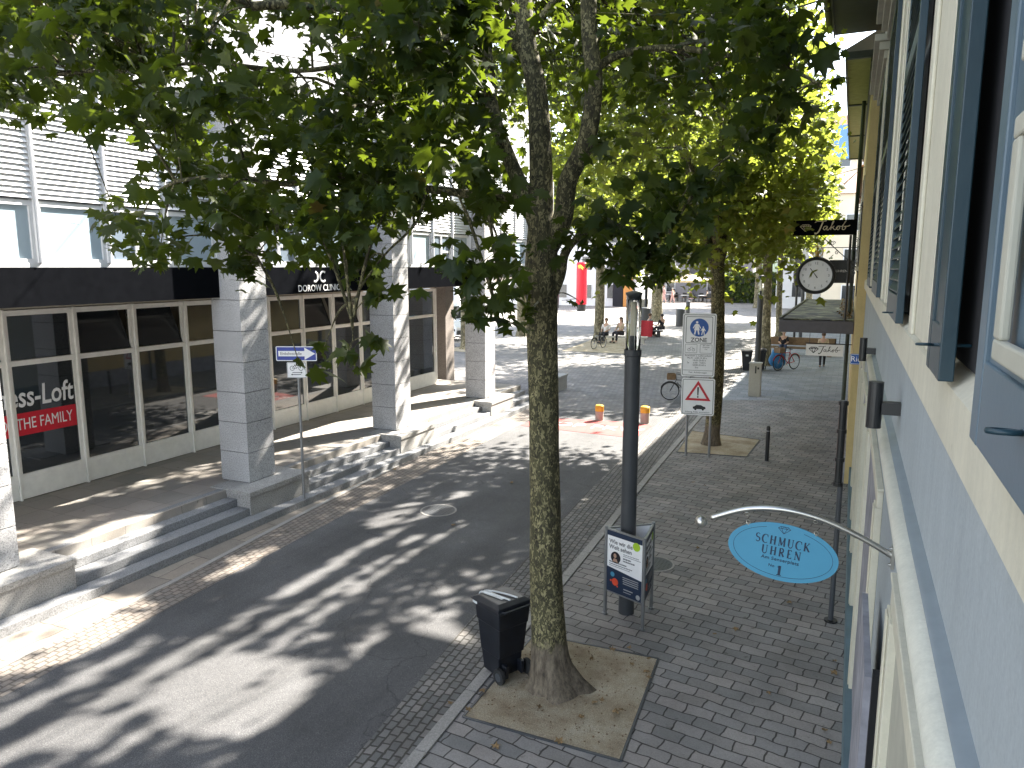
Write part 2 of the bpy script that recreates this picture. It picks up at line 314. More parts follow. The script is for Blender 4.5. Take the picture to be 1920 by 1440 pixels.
def tag(o,label=None,cat=None,group=None,kind=None):
    if label: o['label']=label
    if cat: o['category']=cat
    if group: o['group']=group
    if kind: o['kind']=kind
    return o
def thing(name,label,cat,loc=(0,0,0),group=None):
    o=bpy.data.objects.new(name,None); COL.objects.link(o); o.location=loc; o.empty_display_size=.2
    return tag(o,label,cat,group)
def frame(o,r,u):
    o=Vector(o); r=Vector(r).normalized(); u=Vector(u).normalized(); n=r.cross(u)
    f=lambda x,y,d=0: o+r*x+u*y+n*d
    f.o,f.r,f.u,f.n=o,r,u,n; return f
def text(name,st,fr,x,y,size,mat,parent,d=.003,align='CENTER',shear=0,bold=0,sx=1,label=None):
    cu=bpy.data.curves.new(name,'FONT'); cu.body=st; cu.size=size; cu.align_x=align; cu.align_y='CENTER'; cu.extrude=.0012; cu.shear=shear; cu.offset=bold; cu.resolution_u=3
    ob=bpy.data.objects.new(name,cu); COL.objects.link(ob); bpy.context.view_layer.update()
    me=bpy.data.meshes.new_from_object(ob.evaluated_get(bpy.context.evaluated_depsgraph_get()))
    bpy.data.objects.remove(ob); bpy.data.curves.remove(cu)
    off=WORLD(parent)
    for v in me.vertices: v.co=fr(x+v.co.x*sx,y+v.co.y,d+v.co.z)-off
    me.materials.clear(); me.materials.append(MT[mat])
    o=bpy.data.objects.new(name,me); COL.objects.link(o); o.parent=parent
    return o
def copy_tree(o,parent=None):
    c=o.copy(); COL.objects.link(c); c.parent=parent
    for ch in [x for x in bpy.data.objects if x.parent==o]: copy_tree(ch,c)
    return c
def circ(cx,cy,r,n=28,ry=None,a0=0,a1=2*math.pi,closed=True):
    ry=r if ry is None else ry; k=n if closed else n-1
    return [(cx+r*math.cos(a0+(a1-a0)*i/k),cy+ry*math.sin(a0+(a1-a0)*i/k)) for i in range(n)]
def rrect(x0,x1,y0,y1,r):
    out=[]
    for cx,cy,a0 in ((x1-r,y1-r,0),(x0+r,y1-r,90),(x0+r,y0+r,180),(x1-r,y0+r,270)):
        for i in range(5): t=math.radians(a0+i*22.5); out.append((cx+r*math.cos(t),cy+r*math.sin(t)))
    return out
def smoothpts(pts,n=6):
    P=[Vector(p) for p in pts]; out=[]
    for i in range(len(P)-1):
        p0=P[max(i-1,0)];p1=P[i];p2=P[i+1];p3=P[min(i+2,len(P)-1)]
        for k in range(n):
            t=k/n; out.append(.5*((2*p1)+(p2-p0)*t+(2*p0-5*p1+4*p2-p3)*t*t+(3*p1-p0-3*p2+p3)*t**3))
    out.append(P[-1]); return out
def sheet(name,pts,z,mat):
    mb=MB(); mb.add([(x,y,z) for x,y in pts],[tuple(range(len(pts)))]); return tag(mb.build(name,mat),kind='structure')
# ================================================================= the setting
sheet('ground',[(-220,-30),(60,-30),(60,400),(-220,400)],0,'pale_setts')
sheet('plaza_paving',[(-60,24.4),(-5.2,24.2),(-5.2,60),(-60,60)],.004,'plaza_setts')
sheet('road',[(-8.55,-12),(-8.78,5),(-9.12,11.7),(-9.25,16),(-9.45,24.2),(-5.62,24.6),(-5.9,29),(-5.3,29),(-5.45,24.6),(-5.09,15.2),(-4.66,8.8),(-4.33,5.5),(-3.3,-12)],.008,'asphalt')  # narrow asphalt tongue at the far right end stands in for shade
sheet('gutter_strip',[(-5.45,24.6),(-5.09,15.2),(-4.66,8.8),(-4.33,5.5),(-3.3,-12),(-2.9,-12),(-3.82,6),(-3.98,10.8),(-4.22,17.3),(-4.45,24.6),(-4.6,28.5),(-5.3,29)],.012,'gutter_setts')
sheet('gutter_strip',[(-8.78,5),(-8.55,-12),(-9.2,-12),(-9.42,5),(-9.55,8),(-9.9,11.7),(-10.2,15.5),(-10.3,24.2),(-9.45,24.2),(-9.25,16),(-9.12,11.7)],.012,'gutter_setts_warm')
sheet('paving_strip',[(-9.3,-12),(-9.5,5),(-9.62,8),(-9.98,11.7),(-10.2,14),(-10.2,15.5),(-10.25,24.2),(-12,24.2),(-12,-12)],.007,'slabs')
sheet('pavement',[(-2.9,-12),(-3.72,6),(-3.88,10.8),(-4.12,17.3),(-4.3,28.5),(-.3,30.1),(.6,30.1),(.6,-12)],.006,'paving')
sheet('pavement',[(-4.3,28.5),(-4.5,40),(-4.9,52),(-5.6,66),(-5.6,95),(.9,95),(.9,30.1),(-.3,30.1)],.006,'light_paving')
sheet('light_sett_strip',[(-4.6,28.5),(-5.9,29),(-6.3,42),(-6.9,60),(-5.6,66),(-4.9,52),(-4.5,40),(-4.3,28.5)],.010,'gutter_setts')
mb=MB()
K=[(-2.95,-12),(-3.77,6),(-3.93,10.8),(-4.17,17.3),(-4.37,24.6),(-4.36,28.5)]
for (x0,y0),(x1,y1) in zip(K,K[1:]):
    n=max(1,int((y1-y0)/1.0))
    for i in range(n):
        a_=i/n; b_=(i+.985)/n; xa=x0+(x1-x0)*a_; xb=x0+(x1-x0)*b_; ya=y0+(y1-y0)*a_; yb=y0+(y1-y0)*b_
        mb.prism([(xa-.07,ya),(xb-.07,yb),(xb+.07,yb),(xa+.07,ya)],-.05,.03)
tag(mb.build('kerb','kerb_stone'),kind='structure')
mb=MB(); K=[(-9.26,-12),(-9.47,5),(-9.6,8),(-9.95,11.7),(-10.22,15.5)]
for (x0,y0),(x1,y1) in zip(K,K[1:]): mb.prism([(x0-.05,y0),(x1-.05,y1),(x1+.05,y1),(x0+.05,y0)],-.05,.022)
tag(mb.build('kerb','kerb_stone'),kind='structure')
# bare earth squares round the trees, with thin stone edging
def soil(pts,label=None):
    cx=sum(p[0] for p in pts)/len(pts); cy=sum(p[1] for p in pts)/len(pts); n=len(pts)
    mb=MB(); vs=[];k=14
    for i in range(k+1):
        for j in range(k+1):
            u=i/k;v=j/k; x=(pts[0][0]*(1-u)+pts[1][0]*u)*(1-v)+(pts[3][0]*(1-u)+pts[2][0]*u)*v; y=(pts[0][1]*(1-u)+pts[1][1]*u)*(1-v)+(pts[3][1]*(1-u)+pts[2][1]*u)*v
            ed=min(u,v,1-u,1-v); vs.append((x,y,.014+(.03*min(1,ed*5))*(.6+.4*math.sin(x*7)*math.cos(y*6))))
    mb.add(vs,[(i*(k+1)+j,(i+1)*(k+1)+j,(i+1)*(k+1)+j+1,i*(k+1)+j+1) for i in range(k) for j in range(k)])
    tag(mb.build('tree_pit','soil',smooth=True),kind='structure')
    mb=MB()
    for i in range(n):
        a_=Vector(pts[i]+(0,)); b_=Vector(pts[(i+1)%n]+(0,)); d=(b_-a_).normalized(); q=Vector((d.y,-d.x,0))*.014
        mb.add([a_-q+Vector((0,0,-.05)),a_+q+Vector((0,0,-.05)),b_+q+Vector((0,0,-.05)),b_-q+Vector((0,0,-.05)),a_-q+Vector((0,0,.022)),a_+q+Vector((0,0,.022)),b_+q+Vector((0,0,.022)),b_-q+Vector((0,0,.022))],[(4,5,6,7),(0,4,7,3),(1,2,6,5),(0,1,5,4),(3,7,6,2)])
    tag(mb.build('pit_edging','pole_grey'),kind='structure')
soil([(-3.66,6.72),(-1.84,6.72),(-1.96,8.86),(-3.66,8.8)])
soil([(-4.05,19.75),(-2.25,20.0),(-2.15,22.2),(-4.2,22.6)])
soil([(-15.6,41.5),(-11.8,41.5),(-13,52),(-16.4,52)])
soil([(-22.3,38.6),(-20.4,38.6),(-20.4,41.2),(-22.3,41.2)])
random.seed(8); f=MB()
for i in range(420):
    x=random.uniform(-3.6,-1.9); y=random.uniform(6.78,8.75); r=random.choice((.004,.006,.009,.013))
    if (x+2.95)**2+(y-7.72)**2<.12: continue
    b0=len(f.v); z=.04; q=random.random()*3
    f.add([(x+r*math.cos(q+k*1.26)*random.uniform(.7,1.2),y+r*math.sin(q+k*1.26)*random.uniform(.7,1.2),z) for k in range(5)]+[(x,y,z+r*.9)],[(k,(k+1)%5,5) for k in range(5)])
for i in range(60):
    x=random.uniform(-3.6,-1.9); y=random.uniform(6.78,8.75); q=random.random()*3; l=random.uniform(.02,.07); f.tube([(x,y,.045),(x+l*math.cos(q)*.5,y+l*math.sin(q)*.5,.052),(x+l*math.cos(q),y+l*math.sin(q),.046)],.002,4)
tag(f.build('grit','wood'),'grit, twigs and pebbles strewn over the nearest earth square','grit',kind='stuff')
# red band across the end of the road with its lettering, and a manhole
mb=MB().poly(frame((0,0,.012),(1,0,0),(0,1,0)),[(-9.3,22.5),(-9.3,21.1),(-5.5,20.9),(-5.5,22.9),(-6.6,23.0)],0,.003); tag(mb.build('road_marking','red_paint'),kind='structure')
rm=thing('road_lettering','worn white STOP lettering painted on the red band across the road','road lettering',(-7.2,21.9,.016))
text('lettering','STOP PKW',frame((-7.4,21.9,.0155),(1,.02,0),(0,1,0)),0,0,.75,'road_white',rm,d=0)
# ================================================================= office building on the left
GZ=.6
gal=MB(); gal.prism([(-16.5,-8),(-11.1,-8),(-11.1,25.2),(-16.5,25.2)],-.05,GZ)
tag(gal.build('gallery_floor','gallery_tiles'),kind='structure')
ob=thing('office_building','white and grey stone office building with shop windows behind a row of square granite columns','building',(-14,12,0))
# plinth blocks and columns
CY=[.7,6.1,11.5,16.9,22.3,27.7]
for i,c in enumerate(CY):
    pl=MB(); z1=GZ+.005
    pl.box(-11.5,-10.5,c-.85,c+.9,-.02,z1-.09); pl.box(-11.52,-10.47,c-.87,c+.92,z1-.085,z1+.015)
    p_=pl.build('plinth','granite_warm',ob,bevel=.006)
    cm=MB(); z=z1+.015
    k=0
    while z<8.2:
        h=.62; cm.box(-11.7+.004*0,-10.95,c-.375,c+.375,z+.013,min(z+h,8.3)); z+=h; k+=1
    co=cm.build('column','granite',ob,bevel=.003)
    MB().box(-11.675,-10.975,c-.35,c+.35,GZ-.3,8.25).build('joint','joint_grey',co)
cm=MB(); z=.2
while z<4.6: cm.box(-15.85,-15.15,26.7,27.4,z+.006,z+.62); z+=.62
cm.box(-15.84,-15.16,26.71,27.39,0,4.6); cm.build('column','granite_brown',ob)
# steps between the plinths
for (y0,y1) in ((-8,-.15),(1.6,5.25),(7.0,10.65),(12.4,16.05),(17.8,21.45),(23.2,25)):
    mb=MB()
    for k in range(4):
        x=-10.2-.32*k; h=.15*(k+1)
        mb.box(-11.3,x,y0+.003,y1-.003,.005 if k==0 else .15*k+.001,h-.003 if k<3 else GZ+.003)
    if y1<24: pass
    mb.build('steps','step_granite',ob,bevel=.008)
for c in CY[:5]: MB().box(-10.48,-10.2,c-.86,c+.91,.005,.147).build('step_course','step_granite',ob)
# shop front behind the gallery
XG=-14.15
wall=MB(); wall.box(-30,XG-.5,-8,24.0,GZ,GZ+.02); wall.box(-30,XG-3.2,-8,24.1,GZ,4.2); wall.box(XG-.06,XG+.02,-8,24.1,4.22,4.47)
wall.build('inner_wall','wall_beige',ob)
YM=[8.5+1.37*k for k in range(-9,12)]; YM[-1]=24.1
for i in range(len(YM)-1):
    y0,y1=YM[i],YM[i+1]; f=MB(); t=.055
    f.box(XG-.06,XG+.03,y0-t*.5,y0+t*.5,GZ,4.2); f.box(XG-.12,XG+.075,y0-.018,y0+.018,GZ,4.21)
    f.box(XG-.03,XG+.05,y0+.028,y1-.028,GZ+.02,GZ+.42)
    for z0,z1 in ((GZ+.42,GZ+.50),(3.16,3.26),(4.1,4.2)): f.box(XG-.05,XG+.04,y0+.028,y1-.028,z0,z1)
    for z0,z1 in ((GZ+.50,3.16),(3.26,4.1)):
        f.box(XG-.04,XG+.028,y0+.03,y0+.085,z0,z1); f.box(XG-.04,XG+.028,y1-.085,y1-.03,z0,z1)
    fo=f.build('window','frame_cream',ob)
    g=MB().box(XG-.012,XG-.002,y0+.085,y1-.085,GZ+.5,3.16); g.build('pane','shop_glass',fo)
    # upper lights are tilted inwards at the top
    g=MB(); til=.34 if i%5 in (0,1,3) else .0
    a_=Vector((XG-.01,0,3.27)); g.add([(XG-.01,y0+.085,3.27),(XG-.01,y1-.085,3.27),(XG-.01-til,y1-.085,4.09),(XG-.01-til,y0+.085,4.09),(XG-.02,y0+.085,3.27),(XG-.02,y1-.085,3.27),(XG-.02-til,y1-.085,4.09),(XG-.02-til,y0+.085,4.09)],[(0,1,2,3),(7,6,5,4),(0,4,5,1),(1,5,6,2),(2,6,7,3),(3,7,4,0)])
    g.build('vent_pane','dark_glass' if til else 'shop_glass',fo)
    if til:
        g=MB()
        for yy in (y0+.1,y1-.1): g.tube([(XG-.0,yy,3.27),(XG-.0-til,yy,4.09)],.016,4)
        g.tube([(XG-til,y0+.1,4.08),(XG-til,y1-.1,4.08)],.014,4); g.build('vent_frame','black_paint',fo)
# end wall of the shop with corner posts and a few things inside
f=MB()
for x in (-14.15,-15.6,-17): f.box(x-.05,x+.05,24.1,24.18,GZ,4.2)
f.box(-17.3,-14.15,24.1,24.17,GZ,GZ+.42); f.box(-17.3,-14.15,24.1,24.17,3.16,3.26); f.build('end_window','frame_cream',ob)
for c,h in ((13.2,2.2),(9.2,1.9),(19.5,2.4)):
    MB().box(-16.6,-15.6,c,c+1.5,GZ,GZ+h).build('counter','cream_dull',ob)
# dark fascia band
for i,(y0,y1) in enumerate(((-8,.32),(1.08,5.72),(6.48,11.12),(11.88,16.52),(17.28,21.92))):
    p_=MB().box(-11.62,-11.45,y0+.005,y1-.005,4.39,4.985).build('fascia_panel','navy_panel',ob)
    if i==3:
        fr=frame((-11.45,14.2,4.6),(0,1,0),(0,0,1))
        text('lettering','DOROW CLINIC',fr,0,-.10,.215,'sign_white',p_,d=.004,sx=.95)
        mb=MB()
        mb.stroke(fr,circ(.14,.17,.115,14,a0=.9,a1=5.4,closed=False),.045,0,.006)
        mb.stroke(fr,[(-.2,.07),(-.13,.06),(-.07,.1),(-.06,.17),(-.07,.24),(-.14,.285)],.045,0,.006)
        mb.build('emblem','sign_white',p_)
mb=MB(); mb.box(-14.2,-11.62,-8,28,4.47,4.6); mb.box(-30,-14.2,-8,28,4.22,4.6); mb.build('soffit','granite_brown',ob)
# upper storeys
XU=-11.5
mb=MB(); mb.box(-30,XU,-8,28.1,8.32,14.6); mb.box(-30,XU-.5,-8,28.1,4.6,8.32)
mb.build('upper_wall','stone_panels',ob)
mb=MB(); mb.box(XU-.1,XU+.14,-8,28.15,8.14,8.3); mb.box(XU-.5,XU+.03,-8,28.12,4.99,5.06); mb.box(XU-.2,XU+.3,-8,28.2,14.6,14.75); mb.build('cornice','white_metal',ob)
y=-7.9; k=0
while y<27.9:
    if any(abs(y+.6-c)<0 for c in CY): pass
    y1=y+1.19; f=MB()
    f.box(XU-.08,XU+.06,y-.035,y+.035,5.06,8.14); f.box(XU+.06,XU+.1,y-.012,y+.012,5.06,8.14)
    f.box(XU-.05,XU+.02,y+.035,y1-.035,5.92,6.0); f.box(XU-.05,XU+.02,y+.035,y1-.035,5.06,5.12)
    if k%3==2:
        f.box(XU-.05,XU+.015,y+.55,y+.62,5.12,5.92); f.box(XU-.04,XU+.012,y+.62,y1-.04,5.42,5.48)
    f.box(XU-.05,XU+.015,y+.035,y+.09,5.12,5.92); f.box(XU-.05,XU+.015,y1-.09,y1-.035,5.12,5.92)
    fo=f.build('window','white_metal',ob)
    MB().box(XU-.03,XU-.02,y+.09,y1-.09,5.12,5.92).build('pane','sky_pale_glass' if k%3!=2 else 'sky_glass',fo)
    MB().box(XU-.06,XU-.05,y+.035,y1-.035,6.0,8.14).build('pane','blind_back',fo)
    s=MB(); z=6.03
    while z<8.1:
        s.add([(XU+.055,y+.045,z),(XU+.055,y1-.045,z),(XU+.01,y1-.045,z+.074),(XU+.01,y+.045,z+.074),(XU+.058,y+.045,z+.004),(XU+.058,y1-.045,z+.004),(XU+.013,y1-.045,z+.079),(XU+.013,y+.045,z+.079)],[(0,3,2,1),(4,5,6,7),(0,1,5,4)]); z+=.082
    s.build('blind','blind',ob); y=y1; k+=1
# a band of glass higher up
for k in range(9):
    y0=9.5+k*2.0
    f=MB(); f.box(XU+.002,XU+.05,y0,y0+1.9,11.2,11.27); f.box(XU+.002,XU+.05,y0,y0+1.9,12.93,13); f.box(XU+.002,XU+.05,y0,y0+.07,11.27,12.93); f.box(XU+.002,XU+.05,y0+.92,y0+.98,11.27,12.93); fo=f.build('window','white_metal',ob)
    MB().box(XU+.003,XU+.015,y0+.07,y0+1.9,11.27,12.93).build('pane','sky_glass',fo)
# shop window lettering: a white name over a red strip
fr=frame((XG-.002,9.74,2.55),(0,1,0),(0,0,1))
lt=thing('window_lettering','large white lettering over a red strip stuck on the left shop window','window lettering',(XG,8.5,2.2))
text('name_lettering','Fitness-Loft',fr,0,0,.56,'sign_white',lt,d=.004,align='RIGHT',bold=.008,shear=.1,sx=.72)
r_=MB().poly(fr,[(-3.3,-.72),(.03,-.72),(.03,-.29),(-3.3,-.29)],.001,.005).build('red_strip','red_bright',lt)
text('strip_lettering','PART OF THE FAMILY',fr,-.05,-.51,.31,'sign_white',lt,d=.008,align='RIGHT',sx=.67)
# ================================================================= blue house on the right
bh=thing('blue_house','pale blue rendered house with teal shutters, cream trim and a dark overhanging eave','house',(1,8,0))
XW=.30; YE=18.4
mb=MB(); mb.box(XW,9,-6,YE,0,9.99); mb.build('wall','blue_wall',bh)
MB().box(.215,XW+.05,-6,YE-.002,-.02,.42).build('socle','blue_socle',bh)
s=MB(); s.add([(XW,-6,4.50),(.25,-6,4.53),(.25,-6,4.69),(XW,-6,4.73),(XW,YE,4.50),(.25,YE,4.53),(.25,YE,4.69),(XW,YE,4.73)],[(0,4,5,1),(1,5,6,2),(2,6,7,3),(4,7,6,5),(0,1,2,3)])
s.build('sill_band','cream_trim',bh)
# eave, gutter and roof
mb=MB(); mb.box(-.68,XW,-6,YE+.1,9.97,10.09); mb.box(-.71,-.68,-6,YE+.1,9.9,10.17); mb.build('eave','dark_roof',bh)
mb=MB(); mb.tube([(-.79,-6,10.12),(-.79,YE+.15,10.12)],.08,14)
for y in range(-5,19,2): mb.tube([(-.79,y,10.12),(-.79,y+.02,10.12)],.09,14)
mb.build('gutter','dark_roof',bh)
mb=MB(); mb.add([(-.72,-6,10.19),(-.72,YE+.1,10.19),(5,YE+.1,13.6),(5,-6,13.6),(9.5,YE+.1,10.2),(9.5,-6,10.2),(-.72,-6,10.1),(-.72,YE+.1,10.1)],[(0,3,2,1),(3,5,4,2),(7,2,4),(6,5,3)]); mb.build('roof','roof_tile',bh)
# openings: flat black panels for the shade inside, with cream surrounds
def shutter(y0,y1,z1=7.6,z0=4.71,louver=False,xo=.215,th=.036,nm='teal_paint'):
    f=MB(); w_=.07
    f.box(xo,xo+th,y0,y0+w_,z0,z1); f.box(xo,xo+th,y1-w_,y1,z0,z1)
    for a_,b_ in ((z0,z0+.14),((z0+z1)/2-.05,(z0+z1)/2+.05),(z1-.09,z1)): f.box(xo+.001,xo+th-.001,y0+w_,y1-w_,a_,b_)
    if not louver: f.box(xo+.008,xo+th-.008,y0+w_,y1-w_,z0+.1,z1-.05)
    o=f.build('shutter',nm,bh,bevel=.003)
    if louver:
        s=MB(); z=z0+.16
        while z<z1-.12:
            if abs(z-(z0+z1)/2)>.07: s.add([(xo+.002,y0+w_,z),(xo+.002,y1-w_,z),(xo+th-.004,y1-w_,z+.05),(xo+th-.004,y0+w_,z+.05),(xo+.002,y0+w_,z-.008),(xo+.002,y1-w_,z-.008),(xo+th-.004,y1-w_,z+.042),(xo+th-.004,y0+w_,z+.042)],[(0,1,2,3),(7,6,5,4),(0,4,5,1),(2,6,7,3)])
            z+=.06
        s.build('louvre_panel',nm,o)
    return o
def shade_panel(y0,y1,z0=4.74,z1=7.55):
    f=MB(); f.box(XW-.012,XW+.02,y0,y1,z0,z1); o=f.build('window_shade_panel','shade_black',bh); return o
# nearest leaf, opened back towards the camera: blue with a cream moulding
n=shutter(.55,1.46,xo=.20,th=.04,nm='blue_leaf')
f=MB(); fr=frame((.20,0,0),(0,-1,0),(0,0,1))
for b0,b1 in ((4.87,5.2),(5.27,5.9)):
    a0,a1=-1.235,-.66
    for (p,q,r,s_) in ((a0,a1,b0,b0+.03),(a0,a1,b1-.03,b1),(a0,a0+.045,b0+.03,b1-.03),(a1-.045,a1,b0+.03,b1-.03)):
        f.box(.186,.20,-q,-p,r,s_)
f.build('moulding','cream_dull',n,bevel=.004)
shade_panel(1.45,2.5)
shutter(2.16,2.5)
for (y0,y1,ms) in ((2.52,3.45,0),(6.0,6.9,0),(10.9,11.3,0)):
    f=MB()
    f.box(.232,XW,y0,y1,4.74,7.7); f.box(.222,.232,y0+.08,y0+.2,4.74,7.7); f.box(.218,.232,y1-.2,y1-.06,4.74,7.7); f.build('window_surround','cream_trim',bh,bevel=.006)
shade_panel(3.46,4.6); shade_panel(5.5,6.0); shade_panel(6.9,8.1)
shutter(4.3,5.45,louver=True); shutter(7.9,9.9,louver=True); shutter(11.4,13.4,louver=True)
# cornice over the far windows
for (y0,y1) in ((5.3,10.2),(11,14.2)):
    f=MB(); f.box(.12,XW,y0,y1,7.72,7.82); f.box(.18,XW,y0+.04,y1-.04,7.62,7.72); f.box(.06,XW,y0-.05,y1+.05,7.82,7.9); f.box(.2,XW,y0,y1,7.9,8.3); f.build('window_cornice','cream_dull',bh,bevel=.01)
    for k in range(int((y1-y0)/.25)): pass
# iron shutter holders
for (y,z) in ((1.06,4.80),(2.2,4.80),(4.6,4.75)):
    f=MB(); f.tube([(.30,y,z),(.198,y,z)],.0045,8); f.torus((.181,y,z),(0,.12,1),.017,.004,20,6); f.build('shutter_holder','teal_paint',bh,smooth=True)
# cream awning box with a metal cover running along the wall under the sill
f=MB(); pts=[]
f.tube([(.263,-3,3.925),(.263,10.3,3.925)],.051,20); ab=f.build('string_course','awning_cream',bh,smooth=True)
for p_,y0,y1 in ((ab,-3,10.3),):
    f=MB(); n_=int((y1-y0)/.35)
    prof=[(.258,3.972),(.266,3.984),(.285,3.989),(.302,3.997)]
    vs=[];
    for i in range(n_+1):
        y=y0+(y1-y0)*i/n_; wv=.0015*math.sin(i*1.7)
        for (x,z) in prof: vs.append((x+wv,y,z+wv))
    fs=[(i*4+j,i*4+j+1,(i+1)*4+j+1,(i+1)*4+j) for i in range(n_) for j in range(3)]
    f.add(vs,fs); f.build('cover','flashing',p_,smooth=True)
# doors and shop surrounds at street level
for (y0,y1,zt) in ((.8,3.75,3.42),(5.7,8.6,3.3),(10.6,12.9,3.2),(14.4,16.9,3.2)):
    f=MB(); f.box(.25,XW,y0,y0+.22,.42,zt); f.box(.25,XW,y1-.22,y1,.42,zt); f.box(.262,XW,y0,y1,zt,zt+.13); f.box(.255,XW,y0-.03,y1+.03,zt+.13,zt+.15)
    f.box(.24,.25,y0+.05,y0+.14,.42,zt); f.box(.24,.25,y1-.14,y1-.05,.42,zt); o=f.build('door_surround','cream_trim',bh,bevel=.006)
    MB().box(.285,XW,y0+.22,y1-.22,.05,zt).build('door','cream_dull' if y0<3 else 'grey_door',o)
o=MB().box(.19,.225,4.0,5.1,.45,2.9).build('door','grey_door',bh)
MB().box(.225,.262,3.93,4.0,.45,2.95).build('gap_shade_strip','shade_black',bh)  # solid black strip painted as the shade in the gap beside the door
MB().box(.26,.30,13.1,14.2,1.2,3.0).build('shop_pane','dark_glass',bh)
# wall lamps
for i,(y,z,lb) in enumerate(((4.72,4.21,'nearer black cylinder wall lamp above the cream moulding of the blue house'),(9.5,4.05,'farther black cylinder wall lamp on the blue house'))):
    t=thing('wall_lamp',lb,'wall lamp',(.17,y,z),'cylinder lamps on the blue house'); MB().cyl((.165,y,z-.135),.27,.041,n=20).build('lamp_body','black_paint',t,smooth=False); MB().box(.20,.30,y-.04,y+.04,z-.05,z+.02).build('bracket','black_paint',t)
# oval shop sign on its curved arm
ys=4.25; os_=thing('oval_sign','light blue oval sign lettered SCHMUCK UHREN hanging from a curved steel arm','shop sign',(.3,ys,3.45))
arm=smoothpts([(.30,ys,3.475),(.12,ys,3.565),(-.08,ys,3.635),(-.28,ys,3.66),(-.47,ys,3.635),(-.66,ys,3.555)],8)
MB().tube(arm,.0165,12).build('arm','steel',os_,smooth=True)
MB().sph((-.715,ys,3.525),.036,16).build('ball','steel',os_,smooth=True)
f=MB(); f.obox((.29,ys,3.475),(.008,0,0),(0,.028,0),(0,0,.06)); 
for z in (3.43,3.52): f.tube([(.285,ys,z),(.27,ys,z)],.008,8)
f.build('wall_plate','steel',os_)
# the board hangs slightly lower on the wall side
fr=frame((-.262,ys,3.41),(1,0,-.085),(.085,0,1)); AX,AY=.295,.168
bd=MB().poly(fr,circ(0,0,AX,56,AY),-.004,.004).build('board','oval_blue',os_)
f=MB(); f.stroke(fr,circ(0,0,AX-.03,60,AY-.025,a0=math.radians(112),a1=math.radians(428),closed=False),.0018,.004,.0052)
f.build('border_line','ink_navy',bd)
f=MB(); D=lambda x,y:(x-.005,y+.128)
for a_,b_ in (((-.033,.012),(-.02,.024)),((-.02,.024),(.02,.024)),((.02,.024),(.033,.012)),((.033,.012),(0,-.018)),((0,-.018),(-.033,.012)),((-.033,.012),(.033,.012)),((-.015,.012),(0,-.018)),((.015,.012),(0,-.018)),((-.015,.012),(-.02,.024)),((.015,.012),(.02,.024)),((-.015,.012),(0,.024)),((0,.024),(.015,.012))):
    f.stroke(fr,[D(*a_),D(*b_)],.0022,.004,.0055)
f.build('diamond_emblem','ink_navy',bd)
# serif capitals drawn with thick and thin strokes
def serif(fr,st,cx,cy,h,mb,gap=.3,sx=1.):
    T=.17;t=.07
    def arc(cx,cy,rx,ry,a0,a1,n=10): return [(cx+rx*math.cos(math.radians(a0+(a1-a0)*i/(n-1))),cy+ry*math.sin(math.radians(a0+(a1-a0)*i/(n-1)))) for i in range(n)]
    L={'S':(.62,[(arc(.3,.74,.25,.24,35,270,12)+arc(.3,.25,.27,.25,80,-150,12),[t]*5+[T*.8]*12+[t*1.2]*7)]),
       'C':(.78,[(arc(.45,.5,.42,.5,50,310,18),[t]*4+[t*1.3,T*.8]+[T]*6+[T*.8,t*1.3]+[t]*4),([(.76,.7),(.72,.98)],t)]),
       'H':(.86,[([(.16,0),(.16,1)],T),([(.7,0),(.7,1)],T),([(.16,.52),(.7,.52)],t)]+[([(a_-.13,b_),(a_+.13,b_)],t*.7) for a_ in (.16,.7) for b_ in (.03,.97)]),
       'M':(1.0,[([(.14,0),(.17,1)],t),([(.17,1),(.5,.1)],T),([(.5,.1),(.84,1)],t),([(.84,1),(.87,0)],T)]+[([(a_-.1,.03),(a_+.12,.03)],t*.7) for a_ in (.14,.86)]),
       'U':(.84,[([(.16,1),(.16,.3)]+arc(.43,.3,.27,.3,190,345,9)+[(.7,.3),(.7,1)],[T,T,T*.9]+[t*1.3]*7+[t]*3)]+[([(a_-.12,.97),(a_+.12,.97)],t*.7) for a_ in (.16,.7)]),
       'K':(.82,[([(.16,0),(.16,1)],T),([(.2,.42),(.68,.98)],t),([(.32,.56),(.76,.02)],T)]+[([(a_-.12,b_),(a_+.12,b_)],t*.7) for a_,b_ in ((.16,.03),(.16,.97),(.66,.97),(.74,.03))]),
       'R':(.78,[([(.16,0),(.16,1)],T),([(.16,.97),(.38,.97)]+arc(.38,.73,.22,.24,80,-80,8)+[(.16,.49)],[t,t]+[T*.8]*8+[t]),([(.36,.49),(.7,.02)],T),([(.04,.03),(.28,.03)],t*.7)]),
       'E':(.66,[([(.16,0),(.16,1)],T),([(.06,.97),(.56,.97)],t),([(.06,.03),(.6,.03)],t),([(.16,.52),(.46,.52)],t),([(.56,.85),(.56,1)],t),([(.6,0),(.6,.17)],t)]),
       'N':(.86,[([(.14,0),(.14,1)],t),([(.12,.97),(.72,.05)],T),([(.74,0),(.74,1)],t),([(.02,.03),(.26,.03)],t*.7),([(.62,.97),(.86,.97)],t*.7)]),
       '1':(.5,[([(.26,0),(.26,1)],T*1.5),([(.06,.8),(.24,.98)],t),([(.04,.02),(.48,.02)],t)])}
    wd=sum(L[c][0] for c in st)+gap*(len(st)-1); x=-wd/2
    for c in st:
        a_,ss=L[c]
        for pts,wdt in ss:
            mb.stroke(fr,[(cx+(x+px)*h*sx,cy+(py-.5)*h) for px,py in pts],[q*h for q in wdt] if isinstance(wdt,list) else wdt*h,.004,.0055)
        x+=a_+gap
